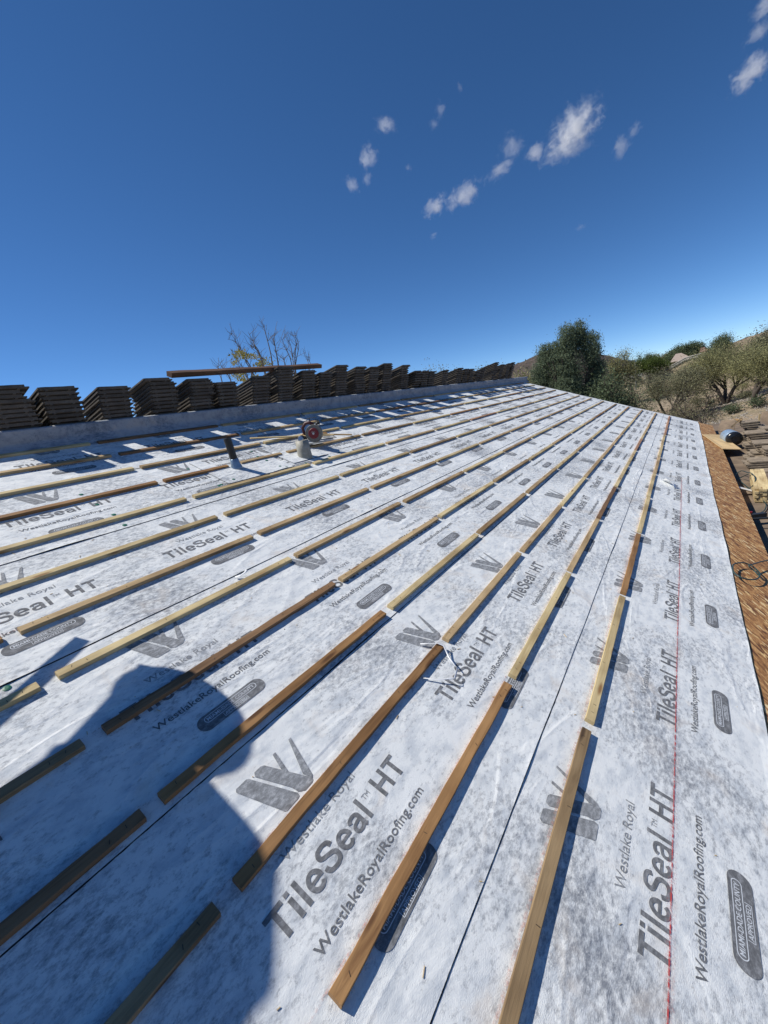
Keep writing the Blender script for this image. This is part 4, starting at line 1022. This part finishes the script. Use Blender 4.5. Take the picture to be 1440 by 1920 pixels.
# ---------------------------------------------------------------- clouds
def cloudmat(seed,dens,sx):   # isotropic billows, thinning outwards
    m=bpy.data.materials.new('cloud'); m.use_nodes=True; nt=m.node_tree; nt.nodes.remove(nt.nodes['Principled BSDF'])
    pv=nt.nodes.new('ShaderNodeVolumePrincipled'); pv.inputs['Color'].default_value=(.97,.97,.98,1); pv.inputs['Anisotropy'].default_value=.2
    tc=nt.nodes.new('ShaderNodeTexCoord'); ln=nt.nodes.new('ShaderNodeVectorMath'); ln.operation='LENGTH'; nt.links.new(tc.outputs['Object'],ln.inputs[0])
    mp=nt.nodes.new('ShaderNodeMapping'); mp.inputs['Location'].default_value=(seed*3.1,seed*1.7,seed); mp.inputs['Scale'].default_value=sx; nt.links.new(tc.outputs['Object'],mp.inputs[0])
    nz=nt.nodes.new('ShaderNodeTexNoise'); nz.inputs['Scale'].default_value=1.0; nz.inputs['Detail'].default_value=7; nz.inputs['Roughness'].default_value=.70; nz.inputs['Distortion'].default_value=.5; nt.links.new(mp.outputs[0],nz.inputs['Vector'])
    # (noise - .36) + .42*(1-len) ...
    a=nt.nodes.new('ShaderNodeMath'); a.operation='MULTIPLY_ADD'; a.inputs[1].default_value=-.46; a.inputs[2].default_value=.375; nt.links.new(ln.outputs['Value'],a.inputs[0])
    s=nt.nodes.new('ShaderNodeMath'); s.operation='ADD'; nt.links.new(a.outputs[0],s.inputs[0]); nt.links.new(nz.outputs['Fac'],s.inputs[1])
    mr=nt.nodes.new('ShaderNodeMapRange'); mr.inputs['From Min'].default_value=.58; mr.inputs['From Max'].default_value=.84; mr.inputs['To Max'].default_value=dens; mr.interpolation_type='SMOOTHSTEP'; nt.links.new(s.outputs[0],mr.inputs['Value'])
    nt.links.new(mr.outputs[0],pv.inputs['Density']); nt.links.new(pv.outputs[0],nt.nodes['Material Output'].inputs['Volume']); return m
CD=[(1075,243,62,44,22,.030,'largest white cloud, at the centre of the drifting row'),(1060,285,62,22,0,.014,'thin veil just beneath the largest cloud'),(1003,286,26,22,0,.022,'small round cloud just left of the largest one'),
 (960,275,26,34,50,.010,'faint wispy cloud above the row, left of the small round one'),(937,318,34,18,18,.018,'small broken cloud in the middle of the drifting row'),(870,366,46,26,15,.022,'puffy cloud near the lower left end of the row'),(815,386,32,20,30,.026,'bright small cloud at the lower left tip of the row'),
 (1163,277,24,24,60,.014,'thin curved wisp right of the largest cloud'),(1190,243,14,18,-40,.016,'tiny cloud above the curved wisp on the right'),(724,234,28,18,-15,.020,'small cloud highest in the left group'),(690,297,20,30,-45,.020,'slanting small cloud in the left group'),
 (660,345,15,22,30,.018,'small cloud lowest in the left group'),(688,335,12,16,0,.014,'tiny puff between the two lower left clouds'),(826,207,14,18,-20,.012,'thin faint wisp above the left group'),(813,233,12,14,40,.009,'faintest wisp beneath the thin one'),
 (862,163,8,12,0,.010,'tiny isolated wisp highest in the sky'),(1408,135,42,34,30,.030,'bright cloud near the right edge high in the sky'),(1425,55,34,20,25,.020,'wispy cloud above the bright one at the right edge'),(1440,8,34,24,20,.030,'cloud cut off by the top right corner'),
 (813,441,10,8,20,.014,'tiny cloud below the lower left tip of the row'),(1090,426,14,8,10,.009,'lone faint puff low in the sky, right of centre'),(766,315,8,9,0,.012,'tiny puff alone between the left group and the row')]
for i,(x,y,a,b,ang,dn,lab) in enumerate(CD):
    Dc=1600; c=CAMW+ray(x,y)*Dc
    mb=MB(); 
    bm=bmesh.new(); bmesh.ops.create_icosphere(bm,subdivisions=2,radius=1.0); me=bpy.data.meshes.new('cloud'); bm.to_mesh(me); bm.free()
    me.materials.append(cloudmat(i+1,dn*.85,(max(1.6,a/13),max(1.6,min(a,b)/13),max(1.6,b/13)))); o=bpy.data.objects.new('cloud',me); COL.objects.link(o)
    f=ray(x,y); rgt=f.cross(Vector((0,0,1))).normalized(); upv=rgt.cross(f)
    ca,sa=math.cos(R(ang)),math.sin(R(ang)); ex=rgt*ca+upv*sa; ez=upv*ca-rgt*sa
    k=Dc/ (FPX*math.sqrt(1+((x-720)/FPX)**2+((y-960)/FPX)**2)**.0)*math.cos(math.atan(math.hypot(x-720,y-960)/FPX))
    Mx=Matrix.Identity(4)
    for r_ in range(3): Mx[r_][0]=ex[r_]*a*k*1.22; Mx[r_][1]=f[r_]*min(a,b)*k*1.2; Mx[r_][2]=ez[r_]*b*k*1.10; Mx[r_][3]=c[r_]
    o.matrix_world=Mx; tag(o,lab,'cloud','small white clouds drifting in the blue sky')

# ---------------------------------------------------------------- the worker just outside the left edge whose shadow falls on the roof
def worker():
    Bp=Vector((-.5,2.0,0)); up=Vector((0,math.sin(SL),math.cos(SL))); side=Vector((-.9156,-.3712,.1546))
    sh=sun_r-up*sun_r.dot(up); nrm=sh.normalized(); side=up.cross(sh).normalized()
    def P(s,h,d=0): return ROOF@(Bp+side*s+up*h+nrm*d)
    bm=bmesh.new(); lay=bm.verts.layers.skin.verify() ; vs={}
    def V(n,s,h,d,r):
        v=bm.verts.new(P(s,h,d)); v[lay].radius=(r,r); vs[n]=v; return v
    V('pel',.04,1.26,0,.175); vs['pel'][lay].use_root=True
    V('sp1',-.08,1.25,0,.17); V('sp2',-.21,1.225,0,.175); V('sp3',-.33,1.18,0,.17); V('nk',-.50,1.06,0,.075); V('hd',-.60,1.07,0,.105); V('hd2',-.68,1.08,0,.09)
    for s_,d in (('l',-.12),('r',.12)):
        V('hip'+s_,.06,1.04,d,.12); V('kn'+s_,.00,.55,d*1.3,.085); V('an'+s_,.14,.09,d*1.3,.055); V('to'+s_,-.06,.045,d*1.3,.04)
        V('sho'+s_,-.34,1.12,d*.9,.09); V('el'+s_,-.20,1.02,d*.8,.07); V('wr'+s_,-.40,.97,d*.6,.045); V('ha'+s_,-.47,.95,d*.6,.04)
    E=[('pel','sp1'),('sp1','sp2'),('sp2','sp3'),('sp3','nk'),('nk','hd'),('hd','hd2')]
    for s_ in 'lr': E+=[('pel','hip'+s_),('hip'+s_,'kn'+s_),('kn'+s_,'an'+s_),('an'+s_,'to'+s_),('sp3','sho'+s_),('sho'+s_,'el'+s_),('el'+s_,'wr'+s_),('wr'+s_,'ha'+s_)]
    for a,b in E: bm.edges.new((vs[a],vs[b]))
    me=bpy.data.meshes.new('person'); bm.to_mesh(me); bm.free(); o=bpy.data.objects.new('person',me); COL.objects.link(o)
    sk_=o.modifiers.new('skin','SKIN'); sk_.use_smooth_shade=True; sb=o.modifiers.new('sub','SUBSURF'); sb.levels=2; sb.render_levels=2
    me.materials.append(speckle('work_clothes',(.10,.12,.17),(.07,.08,.11),14))
    tag(o,'worker in dark clothes bending forward just outside the left edge of the view','person')
    # wide-brim hat
    mb=MB(); c=P(-.66,1.12); mb.lathe([(.0,.11),(.08,.10),(.10,.0),(.185,-.012),(.185,-.018),(.09,-.01)],24,cap=False)
    h=mb.build('hat',speckle('straw',(.5,.4,.24),(.4,.3,.17),60),smooth=True); h.matrix_world=Matrix.Translation(c)@Rz(.4)@Ry(.35); h.parent=o; h.matrix_parent_inverse=Matrix.Identity(4)
    # unseen board, outline shaped to fill out the shadow of the worker
    bp=[P(.10,.72,.0),P(-.28,.765,0),P(-.33,.785,0),P(-.47,.85,0),P(-.805,.915,0),P(-.815,1.0,.0),P(-.80,1.10,0),P(-.72,1.24,0),P(-.40,1.20,.0),P(.10,1.0,0)]
    q=panel(bp,.011,M_OSB,'board','unseen board added outside the left edge to fill out the worker shadow','board')
    sp=[P(-.20,.52,0),P(-.50,.58,0),P(-.84,.64,0),P(-.84,.675,0),P(-.50,.625,0),P(-.20,.575,0)]  # unseen batten added to cast the thin strip of shadow
    panel(sp,.02,W['pine'],'shadow_batten','unseen batten added outside the left edge to cast the thin strip shadow','batten')
worker()
print('tiles',ntile,'objects',len(bpy.data.objects))
